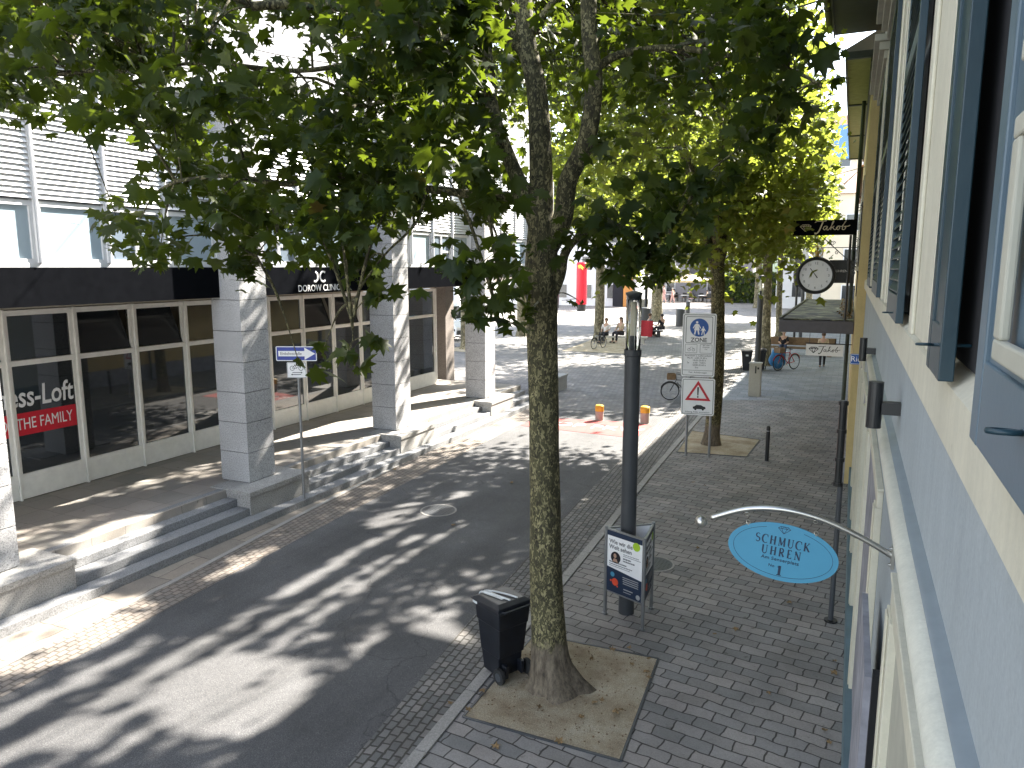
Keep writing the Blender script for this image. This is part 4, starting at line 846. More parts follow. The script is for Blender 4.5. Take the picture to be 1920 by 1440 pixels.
# bicycles
def bicycle(label,basket=None,fr_m='black_paint'):
    t=thing('bicycle',label,'bicycle',(0,0,0))
    for x in (0,1.05):
        f=MB().torus((x,0,.35),(0,1,0),.33,.02,32,8); w_=f.build('wheel','rubber',t,smooth=True)
        f=MB(); f.torus((x,0,.35),(0,1,0),.305,.008,32,6); f.tube([(x,-.03,.35),(x,.03,.35)],.022,8)
        for k in range(14): a_=k*math.pi/7; f.tube([(x,0,.35),(x+.3*math.cos(a_),0,.35+.3*math.sin(a_))],.0022,3)
        f.build('rim','galvanised',w_)
    f=MB(); P=dict(r=(1.05,0,.35),b=(.62,0,.3),s=(.72,0,.78),h=(.22,0,.78),h2=(.25,0,.68),f=(0,0,.35))
    for a_,b_ in (('b','s'),('b','h2'),('s','h'),('b','r'),('s','r'),('h','f')): f.tube([P[a_],P[b_]],.016,8)
    f.tube([P['h'],(.2,0,.98)],.014,8); f.tube([P['s'],(.74,0,.9)],.013,8); f.tube([(.62,-.1,.3),(.62,.1,.3)],.012,6); f.tube([(.62,.1,.3),(.72,.1,.18)],.01,6); f.tube([(.62,-.1,.3),(.52,-.1,.42)],.01,6); f.build('frame',fr_m,t)
    f=MB(); q=smoothpts([(.42,-.29,1.0),(.25,-.2,1.03),(.2,0,1.0),(.25,.2,1.03),(.42,.29,1.0)],5); f.tube(q,.013,8); f.build('handlebar','black_paint',t)
    f=MB(); f.sph((.78,0,.93),.12,10,(1.1,.6,.3)); f.build('saddle','black_paint',t)
    f=MB()
    for x in (0,1.05):
        q=[(x+.365*math.cos(a_),0,.35+.365*math.sin(a_)) for a_ in [math.radians(20+i*14) for i in range(11)]]; f.tube(q,.018,5)
    f.build('mudguard',fr_m,t)
    if basket: f=MB(); f.box(-.12,.18,-.16,.16,.8,.83); [f.box(a_,b_,c_,d_,.83,1.02) for a_,b_,c_,d_ in ((-.13,-.11,-.17,.17),(.17,.19,-.17,.17),(-.11,.17,-.17,-.15),(-.11,.17,.15,.17))]; f.build('basket',basket,t)
    return t
def place(t,x,y,ang,z=.012,sc=1): t.location=(x,y,z); t.rotation_euler=(0,0,math.radians(ang)); t.scale=(sc,)*3
place(bicycle('bicycle with a brown basket and mudguards parked left of the zone sign','wood'),-6.0,27.6,14)
place(bicycle('dark bicycle with its rear wheel to the right, beside the blue sack','wood',fr_m='cloth_red'),-3.0,37.7,55,1.05 and .012,1.1)
place(bicycle('bicycle leaning behind the second lamp column, only handlebar and wheel showing'),-3.75,36.2,100)
place(bicycle('small dark bicycle leaning at the tree beside the stone bench'),-14.1,43.1,75)
place(bicycle('bicycle behind the tree seen between the granite columns'),-22.2,40.6,10)
# blue sack
t=thing('blue_sack','bulging bright blue sack at the foot of the tree beside a bicycle','sack',(-3.1,38.4,0))
f=MB(); 
random.seed(5)
f.sph((-3.1,38.4,.52),.42,20,(.95,.8,1.2)); vs=[Vector(v) for v in f.v]; f.v=[tuple(v+Vector((math.sin(v.z*9+v.x*7)*.035,math.cos(v.z*11)*.03,math.sin(v.x*13)*.02))) for v in vs]; f.build('sack_body','cloth_blue',t,smooth=True); f=MB(); f.sph((-3.12,38.35,1.02),.16,10,(1.1,1,.5)); f.build('sack_top','white_tape',t,smooth=True)
# benches
def bench(x,y,ang,label,L=2.2,back=False,m='concrete'):
    t=thing('bench',label,'bench',(0,0,0)); c=math.cos(ang)
    MB().box(-L/2,L/2,-.25,.25,.38,.48).build('seat',m,t,bevel=.01)
    for s in (-1,1): MB().box(s*(L/2-.3)-.12,s*(L/2-.3)+.12,-.2,.2,0,.38).build('leg',m,t)
    if back: MB().box(-L/2,L/2,.2,.27,.55,1.0).build('backrest',m,t); MB().box(-L/2,-L/2+.06,.2,.28,.0,1.0).build('upright','black_paint',t); MB().box(L/2-.06,L/2,.2,.28,.0,1.0).build('upright','black_paint',t)
    t.location=(x,y,.01); t.rotation_euler=(0,0,ang); return t
bench(-13.6,47.2,math.radians(8),'rough stone bench in tree shade carrying the two seated people',3.4,m='concrete')
bench(-2.6,45.0,math.radians(0),'long brown wooden bench with a solid back behind the jeweller canopy',4.0,True,'wood')
bench(-13.2,52.6,math.radians(8),'bench under the person with the red blanket',2.2,m='pole_grey')
# round stone pillar behind the bench people
t=thing('stone_pillar','short round pale stone pillar with a slanted top on the plaza','pillar',(-16.3,62,0)); f=MB(); f.lathe((-16.3,62,0),[(.75,0),(.75,2.0),(.7,2.3)],24); f.build('drum','concrete',t)
t=thing('lantern_post','black lantern post standing beside the round stone pillar','street lamp',(-15.3,60.2,0)); f=MB(); f.cyl((-15.3,60.2,0),4.3,.13,n=10); f.build('post','black_paint',t); f=MB(); f.box(-16.1,-14.5,60.1,60.3,4.3,4.4); f.cyl((-15.3,60.2,4.4),.5,.1,.25,10); f.build('crossbar','black_paint',t)
t=thing('wall_lantern','old black lantern hanging on a bracket beyond the last lamp column','street lamp',(-3.4,56,0)); f=MB(); f.cyl((-3.5,56,0),3.6,.08,n=10); f.build('post','black_paint',t); MB().lathe((-3.5,56,3.6),[(.1,0),(.22,.1),(.3,1.0),(.1,1.3)],6).build('lantern','black_paint',t)
# bright red advertising column
t=thing('red_column','tall bright red advertising column with a dark foot on the sunny plaza','advertising column',(-28,80.7,0)); MB().cyl((-28,80.7,0),.75,.5,n=20).build('foot','black_paint',t); MB().lathe((-28,80.7,.75),[(.58,0),(.6,.1),(.6,4.6),(.5,4.75)],24).build('shaft','red_bright',t,smooth=False)
# planter box and box planter by the plaza
t=thing('planter_box','dark planter box on legs at the edge of the sunlit plaza','planter',(-30.5,76,0)); f=MB().box(-32,-29.3,75.5,77,.5,2.2); f.build('box','pole_grey',t); f=MB(); [f.box(x,x+.1,y,y+.1,0,.5) for x in (-32,-29.5) for y in (75.6,76.8)]; f.build('legs','black_paint',t)
# delivery van
vx,vy=-26.3,45.6
vn=thing('delivery_van','white delivery van parked beyond the building corner, seen between columns','van',(vx,vy,0))
f=MB(); prof=[(-2.6,.45),(2.75,.45),(2.85,.95),(2.35,1.35),(1.65,1.45),(1.0,2.3),(.7,2.5),(-2.6,2.5)]
n=len(prof); f.add([(x,-.98,z) for x,z in prof]+[(x,.98,z) for x,z in prof],[tuple(range(n)),tuple(range(2*n-1,n-1,-1))]+[(i,i+n,(i+1)%n+n,(i+1)%n) for i in range(n)]); b_=f.build('body','van_white',None,bevel=.05); 
def vp_(o): o.parent=vn; return o
vp_(b_)
f=MB(); f.add([(1.55,-.995,1.5),(.95,-.995,2.2),(.35,-.995,2.2),(.35,-.995,1.45)],[(3,2,1,0)]); f.add([(1.72,-.85,1.49),(1.72,.85,1.49),(1.1,.8,2.27),(1.1,-.8,2.27)],[(0,1,2,3)]); g=f.build('window','dark_glass',None); vp_(g)
for x in (-1.7,1.85):
    for yy in (-.9,.9): f=MB().tube([(x,yy-.1,.36),(x,yy+.1,.36)],.36,20); o=f.build('wheel','rubber',None); vp_(o); h_=MB().tube([(x,yy-.12,.36),(x,yy-.1,.36)],.2,14).build('rim','galvanised',None); h_.parent=o
f=MB(); f.box(2.7,2.88,-.9,.9,.45,.75); f.box(-2.6,2.7,-1.0,-.985,.7,.85); o=f.build('bumper','black_paint',None); vp_(o)
f=MB(); f.box(-2.3,.1,-.995,-.985,1.2,2.2); o=f.build('side_mark','oval_blue',None); vp_(o)
vn.rotation_euler=(0,0,math.radians(-20))
# fallen leaves on the pavement, pit and road
random.seed(11)
def leafshape(sc,seed):
    r=random.Random(seed); pts=[]
    for i in range(15):
        a_=2*math.pi*i/15; rr=(1 if i%3==0 else .55)*(.8+.4*r.random()); pts.append((sc*rr*math.cos(a_),sc*rr*math.sin(a_),.012+.02*r.random()))
    return [(0,0,.018)]+pts
spots=[(845,1320),(878,1335),(1148,1222),(1185,1250),(1212,1265),(1215,1240),(1215,1275),(1115,1322),(1128,1318),(1155,1340),(1165,1337),(1090,1350),(1048,1395),(1300,905),(1322,911),(1308,1027),(1590-24,1240),(1565,1262),(1545,1370),(1555,1393),(1480,1130),(1180,1215),(1010,1330),(905,1300),(1105,1100),(1240,965),(1380,1180),(740,880),(850,985),(930,1400),(1340,1190),(1440,1300),(1110,1240),(1060,1310),(960,905)]
for i,(px,py) in enumerate(spots):
    p=G(px,py,.02); f=MB(); f.v=leafshape(random.uniform(.035,.065),i); f.f=[(0,k,k%15+1) for k in range(1,16)]
    o=f.build('fallen_leaf','leaf_dry'); o.location=(p.x,p.y,.042 if (-3.7<p.x<-1.8 and 6.6<p.y<8.9) else .012); o.rotation_euler=(random.uniform(-.2,.2),random.uniform(-.2,.2),random.random()*6)
    tag(o,'dry curled fallen leaf lying on the ground','fallen leaf','fallen leaves scattered over the ground')
# ================================================================= trees
rng=np.random.default_rng(7)
def leaf_template(kind):
    if kind=='near': # plane leaf: five pointed lobes, folded along the midrib
        out=[(0,-.42),(.12,-.3),(.42,-.36),(.34,-.12),(.56,.1),(.3,.1),(.34,.38),(.14,.28),(0,.62),(-.14,.28),(-.34,.38),(-.3,.1),(-.56,.1),(-.34,-.12),(-.42,-.36),(-.12,-.3)]
    elif kind=='mid': out=[(0,-.4),(.4,-.3),(.3,-.05),(.52,.12),(.2,.25),(0,.6),(-.2,.25),(-.52,.12),(-.3,-.05),(-.4,-.3)]
    else: out=[(0,-.45),(.42,0),(0,.55),(-.42,0)]
    v=[(0,0,0)]+[(x,y,-abs(x)*.28-max(0,y-.2)*.35) for x,y in out]; n=len(out)
    return np.array(v,float),[(0,i+1,(i+1)%n+1) for i in range(n)]
def open_to_sun(P):
    # crown gaps made up to lay sun streaks on the ground: leaves whose shade would fall there are thinned out
    k=1/math.tan(math.radians(EL)); gx=P[:,0]-P[:,2]*k*math.sin(math.radians(AZ)); gy=P[:,1]-P[:,2]*k*math.cos(math.radians(AZ))
    s=np.sin(gy*.8)*.05
    m=(np.abs(gx+7.66+s)<.17)&(gy>3.5)&(gy<14.5)
    m|=(np.abs(gx+7.12-s)<.13)&(gy>3.5)&(gy<11.5)
    m|=(np.abs(gx+6.72+s)<.12)&(gy>4.5)&(gy<12.5)
    m|=(np.abs(gx+8.4+s*2)<.16)&(gy>4.2)&(gy<6.6)
    m|=((gx+6.4)/1.0)**2+((gy-6.0)/.85)**2<1
    m|=((gx+7.3)/.35)**2+((gy-4.7)/.35)**2<1
    m|=((gx+8.2)/.35)**2+((gy-12.2)/.9)**2<1
    m|=((gx+9.2)/.3)**2+((gy-9.)/.8)**2<1
    m|=((gx+9.6)/.9)**2+((gy-6.2)/1.2)**2<1; m|=((gx+11.2)/.6)**2+((gy-7.6)/.9)**2<1
    keep=~(m&(rng.random(len(P))<.975))&(P[:,0]<-.35-.024*P[:,1]+rng.normal(0,.22,len(P))*(1+P[:,1]*.02)); return P[keep]
def leaves(name,P,size,kind,mat,parent,droop=.5,sunny=.0):
    P=open_to_sun(P)
    V,F=leaf_template(kind); n=len(P); k=len(V); F=np.array(F)
    # orientation: upper side mostly up, tip outwards and down
    nz=rng.normal(0,.62,(n,3)); nz[:,2]=np.abs(rng.normal(.75,.35,n)); nz/=np.linalg.norm(nz,axis=1)[:,None]
    t=rng.normal(0,1,(n,3)); t[:,2]-=droop; t-=nz*np.sum(t*nz,1)[:,None]; t/=np.linalg.norm(t,axis=1)[:,None]; s=np.cross(t,nz)
    sz=size*rng.uniform(.45,1.3,n); curl=rng.uniform(.2,2.6,n)
    co=P[:,None,:]+sz[:,None,None]*(V[None,:,0,None]*s[:,None,:]+V[None,:,1,None]*t[:,None,:]+V[None,:,2,None]*(nz*curl[:,None])[:,None,:])
    co=co.reshape(-1,3); fa=(F[None]+(np.arange(n)*k)[:,None,None]).reshape(-1)
    off=np.array(WORLD(parent)) if parent else 0; co=co-off
    me=bpy.data.meshes.new(name); me.vertices.add(len(co)); me.vertices.foreach_set('co',co.ravel())
    m_=len(fa)//3; me.loops.add(len(fa)); me.loops.foreach_set('vertex_index',fa.astype(np.int32)); me.polygons.add(m_); me.polygons.foreach_set('loop_start',np.arange(0,3*m_,3,dtype=np.int32))
    me.update(calc_edges=True); me.materials.append(MT[mat])
    at=me.attributes.new('leaf_tone','FLOAT','POINT'); tone=np.repeat(np.clip(rng.beta(2,2.2,n)+.0,0,1),k); at.data.foreach_set('value',tone.astype(np.float32))
    o=bpy.data.objects.new(name,me); COL.objects.link(o); o.parent=parent; return o
def wob(pts,amp,seed):
    r=random.Random(seed); out=[]
    for i,p in enumerate(pts):
        q=Vector(p); out.append(q+Vector((r.uniform(-amp,amp),r.uniform(-amp,amp),r.uniform(-amp,amp)*.4)) if 0<i<len(pts)-1 else q)
    return out
def limb(mb,pts,r0,r1,n=12,seed=0,amp=0):
    q=smoothpts(wob(pts,amp,seed),6); k=len(q); mb.tube(q,[r0+(r1-r0)*(i/(k-1))**.8 for i in range(k)],n,cap=True); return q
sm('leaf_hill',(.05,.08,.05),.9,var=.4,sc=.05)
# ---- the big plane tree in front of the camera
nt_=thing('plane_tree','large plane tree in the foreground with mottled olive bark, standing in the nearest earth square','tree',(-2.9,7.7,0),'street plane trees')
tr=MB(); base=Vector((-2.86,7.72,0)); nr=28
cen=[(-2.95,7.72),(-2.96,7.72),(-2.97,7.71),(-3.0,7.70),(-3.02,7.70),(-3.05,7.7),(-3.07,7.7),(-3.10,7.7),(-3.12,7.7),(-3.13,7.7),(-3.13,7.7)]
hz=[-.02,.06,.16,.34,.62,1.1,2.0,3.0,3.9,4.5,5.1,5.45,5.7]; cen=cen+[(-3.13,7.72)]*2; rz=[.36,.32,.275,.235,.21,.195,.18,.17,.168,.175,.17,.15,.08]
vs=[]; H2=[];
for i in range(len(hz)-1):
    for k in range(5):
        t_=k/5; H2.append((hz[i]+(hz[i+1]-hz[i])*t_,rz[i]+(rz[i+1]-rz[i])*t_,cen[i][0]+(cen[i+1][0]-cen[i][0])*t_,cen[i][1]+(cen[i+1][1]-cen[i][1])*t_))
H2.append((hz[-1],rz[-1],*cen[-1]))
for z,r,cx,cy in H2:
    for k in range(nr):
        a_=2*math.pi*k/nr; fl=max(0,1-z/.5); rr=r*(1+fl*.16*math.sin(a_*5+.6)+fl*.08*math.sin(a_*9)+.03*math.sin(a_*3+z*2.1)+.02*math.sin(a_*7+z*5))
        rr+=.10*fl*fl*max(0,math.cos(a_-.1)); vs.append((cx+rr*math.cos(a_),cy+rr*math.sin(a_),z))
tr.add(vs,[(i*nr+k,i*nr+(k+1)%nr,(i+1)*nr+(k+1)%nr,(i+1)*nr+k) for i in range(len(H2)-1) for k in range(nr)])
L=[]
def NL(px,r0,r1,seed=1,n=12,amp=.03): 
    q=limb(tr,[WY(*p) for p in px],r0,r1,n,seed,amp); L.extend(q); return q
NL([(1016,590,7.7),(1010,510,7.7),(1016,400,7.72),(1012,280,7.75),(1008,170,7.8),(985,60,7.8),(975,-120,7.9)],.17,.09,amp=.015)
NL([(1020,480,7.7),(1048,410,7.65),(1068,340,7.6),(1100,260,7.5),(1112,150,7.4),(1106,60,7.4),(1100,-120,7.3)],.12,.075,2)
NL([(1005,420,7.7),(985,360,7.7),(955,300,7.75),(928,210,7.8),(912,100,7.8),(900,0,7.8),(893,-140,7.9)],.095,.06,3)
NL([(1008,160,7.8),(985,95,7.8),(950,60,7.6),(905,35,7.4),(840,10,7.0),(760,10,6.6),(660,15,6.2),(560,8,5.9),(470,12,5.6)],.085,.04,4)
NL([(1005,395,7.7),(960,372,7.6),(880,366,7.4),(800,355,7.2),(740,345,6.9),(650,330,6.4),(540,345,6.1),(430,330,5.8),(330,340,5.6)],.06,.018,5)
NL([(1022,580,7.7),(1045,520,7.7),(1062,480,7.7),(1078,450,7.65),(1120,425,7.5),(1190,430,7.3),(1260,425,7.1)],.075,.015,6)
NL([(920,70,7.8),(880,68,7.6),(840,70,7.5),(800,90,7.3),(700,110,6.9),(560,130,6.5),(400,120,6.2),(250,130,5.9),(90,140,5.7)],.05,.012,7)
NL([(1108,140,7.4),(1160,100,7.6),(1260,90,7.8),(1380,110,7.6),(1480,130,7.3),(1540,160,7.1)],.05,.012,8)
NL([(1000,60,7.8),(1050,-10,7.7),(1150,-80,7.6),(1300,-140,7.4)],.05,.02,9)
NL([(660,15,6.2),(690,60,6.3),(700,110,6.3),(690,200,6.3)],.04,.012,10)
NL([(800,355,7.2),(780,420,6.9),(720,480,6.5),(670,560,6.0),(662,640,5.5)],.02,.006,11,6)
NL([(900,370,7.5),(930,440,7.2),(950,500,6.8),(925,560,6.3)],.018,.005,12,6)
NL([(740,345,6.9),(640,420,6.5),(520,440,6.2),(480,480,6.0)],.018,.006,13,6)
R2=random.Random(21)
clumps=[]
def yb(x):
    K=[(-80,220),(60,222),(120,190),(165,250),(185,400),(260,470),(330,490),(400,465),(440,505),(490,500),(530,445),(620,450),(650,530),(700,520),(760,490),(850,490),(930,560),(985,470)]
    for (a_,b_),(c_,d_) in zip(K,K[1:]):
        if a_<=x<=c_: return b_+(d_-b_)*(x-a_)/(c_-a_)
    return 450
# clumps of foliage at chosen places, nearest ones to the left
x=-60
while x<935:
    y=-60
    top=yb(x)
    while y<top-25:
        cx=x+R2.uniform(-22,22); cy=y+R2.uniform(-20,20); Y=R2.uniform(5.0,8.4) if cx>250 else R2.uniform(4.6,6.6)
        hole=any((cx-a_)**2/c_**2+(cy-b_)**2/d_**2<1 for a_,b_,c_,d_ in ((185,300,135,72),(520,85,110,68),(300,160,60,22),(60,120,65,22),(950,190,45,90),(900,60,50,30),(150,95,30,20),(980,290,25,80),(840,420,60,26),(730,440,40,22),(620,150,40,45)))
        p_=.72 if cy<380 else .70
        if not hole and R2.random()<p_ : clumps.append((cx,min(cy,top-28),Y,.34,46))
        y+=46
    x+=50
for c_ in ((655,668,5.2,.16,9),(690,640,5.4,.15,7),(632,690,5.2,.12,4),(712,550,5.8,.16,8),(560,678,6.6,.08,2),(608,650,6.4,.1,4),(925,560,6.3,.18,14),(905,590,6.2,.14,9),(945,600,6.2,.14,8),(930,500,6.5,.3,26),(465,500,6.0,.2,18),(440,490,6.0,.2,16),(580,440,6.2,.2,16),(250,440,5.8,.26,24),(300,470,5.8,.22,20),
   (1075,445,7.4,.2,12),(1040,470,7.3,.2,8),(1105,440,7.3,.18,10),(1150,420,7.2,.35,42),(1190,460,7.1,.32,42),(1235,430,7.0,.34,42),(1270,400,7.0,.34,38),(1160,490,7.0,.24,24),(1215,500,7.0,.2,20),(1260,470,7.0,.22,18),(1290,350,7.2,.35,30),(1235,350,7.2,.35,30),(970,540,7.2,.18,12),(985,590,7.2,.15,9),
   (1460,120,7.2,.4,46),(1480,90,7.0,.34,38),(1490,170,7.1,.3,36),(1540,165,7.0,.1,6),(1480,210,7.2,.36,34),(1420,60,7.3,.4,34),(1480,20,7.0,.34,38),(1440,250,7.3,.3,24),(1350,40,7.6,.42,34),(1260,30,7.7,.42,34),(1180,40,7.7,.42,30),(1150,130,7.7,.4,24),(1060,20,7.8,.42,30),(1230,150,7.7,.4,24),(1320,150,7.6,.4,24),(1385,280,7.4,.25,14),(1350,330,7.4,.22,14),(1130,270,7.3,.25,14),(820,200,6.6,.4,40),(760,140,6.5,.4,40),(860,330,7.0,.3,26),(1080,560,7.6,.1,3)): clumps.append(c_)
for _ in range(85): # the part of the crown above the picture, which shades the road
    a_=R2.uniform(0,6.283); r=3.9*math.sqrt(R2.random()); z=R2.uniform(7.8,12.0); k_=math.sqrt(max(.1,1-((z-8.5)/4.2)**2)); p=Vector((-3.6+r*k_*math.cos(a_),7.8+r*k_*math.sin(a_),z)); clumps.append((p,0,0,.55,46))
PP=[]
for i,c_ in enumerate(clumps):
    p=c_[0] if isinstance(c_[0],Vector) else WY(c_[0],c_[1],c_[2]); r=c_[3]; n=c_[4]
    q=min(L,key=lambda a_:(a_-p).length_squared+max(0,a_.z-p.z)*.5); mid=(q+p)/2+Vector((0,0,.12*(p-q).length)); dd=(p-q).length
    if dd<5: tr.tube(smoothpts([q,mid,p],4),[max(.006,.016*min(1,dd))]*5+[.009,.007,.006,.004],5,cap=False)
    for _ in range(2): tr.tube([p,p+Vector((R2.gauss(0,r*.6),R2.gauss(0,r*.6),R2.gauss(0,r*.4)))],[.004,.002],4,cap=False)
    g=rng.normal(0,1,(n,3))*np.array([r*.62,r*.62,r*.42]); PP.append(np.array(p)+g)
for _ in range(120):  # extra foliage beyond the crown, added to shade the road
    p=np.array([R2.uniform(-7.0,-1.4),R2.uniform(9.0,16.2),R2.uniform(7.6,11.5)]); PP.append(p+rng.normal(0,1,(44,3))*.42); q=min(L,key=lambda a_:(a_-Vector(p)).length); tr.tube([q,(q+Vector(p))/2+Vector((0,0,.2)),Vector(p)],[.02,.014,.005],4,cap=False)
for _ in range(46):  # more added foliage, aimed along the sun to darken the nearest road
    z=R2.uniform(7.8,10.5); k=1/math.tan(math.radians(EL)); p=np.array([R2.uniform(-8.6,-5.8)+z*k*math.sin(math.radians(AZ)),R2.uniform(3.2,4.7)+z*k*math.cos(math.radians(AZ)),z]); PP.append(p+rng.normal(0,1,(44,3))*.42); q=min(L,key=lambda a_:(a_-Vector(p)).length); tr.tube([q,(q+Vector(p))/2+Vector((0,0,.2)),Vector(p)],[.02,.014,.005],4,cap=False)
tr.build('trunk','bark',nt_,smooth=True)
leaves('crown',np.vstack(PP),.19,'near','leaf_near',nt_,droop=.9)
# ---- generic street tree
def tree(x,y,label,H=12,R=4,z0=4.5,r=.2,n=9000,size=.2,kind='mid',seed=1,mat='leaf_far',barkm='bark_far',grp='street plane trees',cl=110,lean=(0,0),squash=1.,xmax=None):
    t=thing('plane_tree',label,'tree',(x,y,0),grp); r_=random.Random(seed); mb=MB(); B=Vector((x,y,0)); top=Vector((x+lean[0]*.12,y,z0+.6))
    tq=smoothpts([B,B.lerp(top,.4)+Vector((r_.uniform(-.1,.1),0,0)),top],8); k=len(tq); mb.tube([tq[0]-Vector((0,0,.1))]+tq,[r*1.6]+[r*(1.45 if i==0 else 1.2 if i==1 else 1.05-.25*i/k) for i in range(k)],16)
    nodes=[]; cz=(z0+H)/2; 
    for i in range(6):
        a_=i*1.05+r_.uniform(-.3,.3); rr=R*r_.uniform(.45,.8); e_=Vector((x+lean[0]+rr*math.cos(a_),y+lean[1]+rr*math.sin(a_),z0+(H-z0)*r_.uniform(.35,.95)))
        m_=top.lerp(e_,.5)+Vector((0,0,(H-z0)*.08)); q=smoothpts([top-Vector((0,0,r_.uniform(0,.9))),m_,e_],6); mb.tube(q,[r*.5-(r*.42)*j/(len(q)-1) for j in range(len(q))],8); nodes+=q[3:]
    pts=[]; per=n//cl
    for i in range(cl):
        u=Vector((r_.gauss(0,1),r_.gauss(0,1),r_.gauss(0,1))).normalized(); rad=r_.uniform(.35,1)**.5; p=Vector((x+lean[0]+u.x*R*rad,y+lean[1]+u.y*R*rad,cz+u.z*(H-z0)/2*rad*squash))
        if xmax is not None and p.x>xmax: p.x=xmax-r_.random()*.6
        p+=Vector((r_.uniform(-.4,.4),r_.uniform(-.4,.4),r_.uniform(-.3,.3)))
        q=min(nodes,key=lambda a_:(a_-p).length); mb.tube([q,(p+q)/2+Vector((0,0,.15)),p],[.03,.02,.008],4,cap=False)
        cr=R*r_.uniform(.13,.24); g=rng.normal(0,1,(per,3))*np.array([cr,cr,cr*.62]); pts.append(np.array(p)+g)
    mb.build('trunk',barkm,t,smooth=True); leaves('crown',np.vstack(pts),size,kind,mat,t); return t
tree(-3.35,21,'plane tree rising behind the zone sign from the second earth square',H=13.5,R=4.6,z0=5.0,r=.21,n=21000,size=.23,seed=2,lean=(-.35,0),barkm='bark',cl=170,xmax=-2.1)
tree(-3.78,39.7,'plane tree just behind the second lamp column beside the wheelie bins',H=13,R=5.6,z0=5.8,r=.28,n=19000,size=.32,seed=3,cl=190,lean=(-1.3,0),xmax=-2.0)
tree(-4.6,57,'slender plane tree behind the seated man on the wooden bench',H=13,R=5.6,z0=6.5,r=.22,n=14000,size=.38,seed=4,lean=(-1.5,0),kind='far',cl=120,xmax=-2.6)
tree(-3.6,75,'farthest plane tree of the right hand row, next to the clock',H=14,R=4.8,z0=8,r=.3,n=6000,size=.45,seed=5,kind='far',cl=80,xmax=-3)
tree(-15.4,48.0,'plane tree with a pale trunk at the end of the stone bench',H=14,R=5,z0=7.5,r=.33,n=8000,size=.36,seed=6,kind='far',cl=90)
tree(-21.7,49.5,'plane tree at the left edge of the plaza, left of the foreground trunk',H=14,R=4.6,z0=7.5,r=.36,n=7000,size=.36,seed=7,kind='far',cl=80)
tree(-16.2,68,'plane tree on the sunny plaza beside the broad stone bollards',H=16,R=5.4,z0=8.5,r=.5,n=7000,size=.45,seed=8,kind='far',cl=80)
tree(-21.35,40,'plane tree with a pale trunk seen through the gap between the granite columns',H=12,R=3.6,z0=6.5,r=.26,n=4000,size=.34,seed=9,kind='far',cl=60)
tree(-10.5,96,'dark green tree beyond the cafe parasols',H=15,R=6,z0=6.8,r=.4,n=6000,size=.6,seed=10,kind='far',mat='leaf_hedge',grp='trees behind the cafe',cl=80)
tree(-18,128,'rounded tree far behind the cafe parasols',H=17,R=7,z0=6,r=.4,n=5000,size=.75,seed=12,kind='far',mat='leaf_hedge',grp='trees behind the cafe',cl=70)
tree(-32,125,'broad tree far behind the orange doorway',H=17,R=7,z0=7,r=.4,n=5000,size=.75,seed=13,kind='far',mat='leaf_hedge',grp='trees behind the cafe',cl=70)
# hedge wall at the far end
t=thing('hedge','clipped green hedge closing the far end of the plaza','hedge',(-13,108,0)); P=np.stack([rng.uniform(-16.5,-8.5,5000),rng.uniform(107,109,5000),rng.uniform(.2,4.2,5000)],1); leaves('foliage',P,.5,'far','leaf_hedge',t); MB().box(-16.3,-8.7,107.4,108.6,0,4).build('core','dark_green',t)
for (a_,b_,sg,lb) in (((-11.3,11.8,9.3),(.2,10.5,8.4),.7,'thin black overhead wire crossing the street through the foreground crown'),((-11.3,26,8.2),(.1,20.5,7.4),.8,'thin black overhead wire farther down the street behind the foreground tree')):
    a_=Vector(a_); b_=Vector(b_); q=[a_.lerp(b_,i/24)-Vector((0,0,sg*4*(i/24)*(1-i/24))) for i in range(25)]; tag(MB().tube(q,.008,5).build('overhead_wire','black_paint'),lb,'wire')
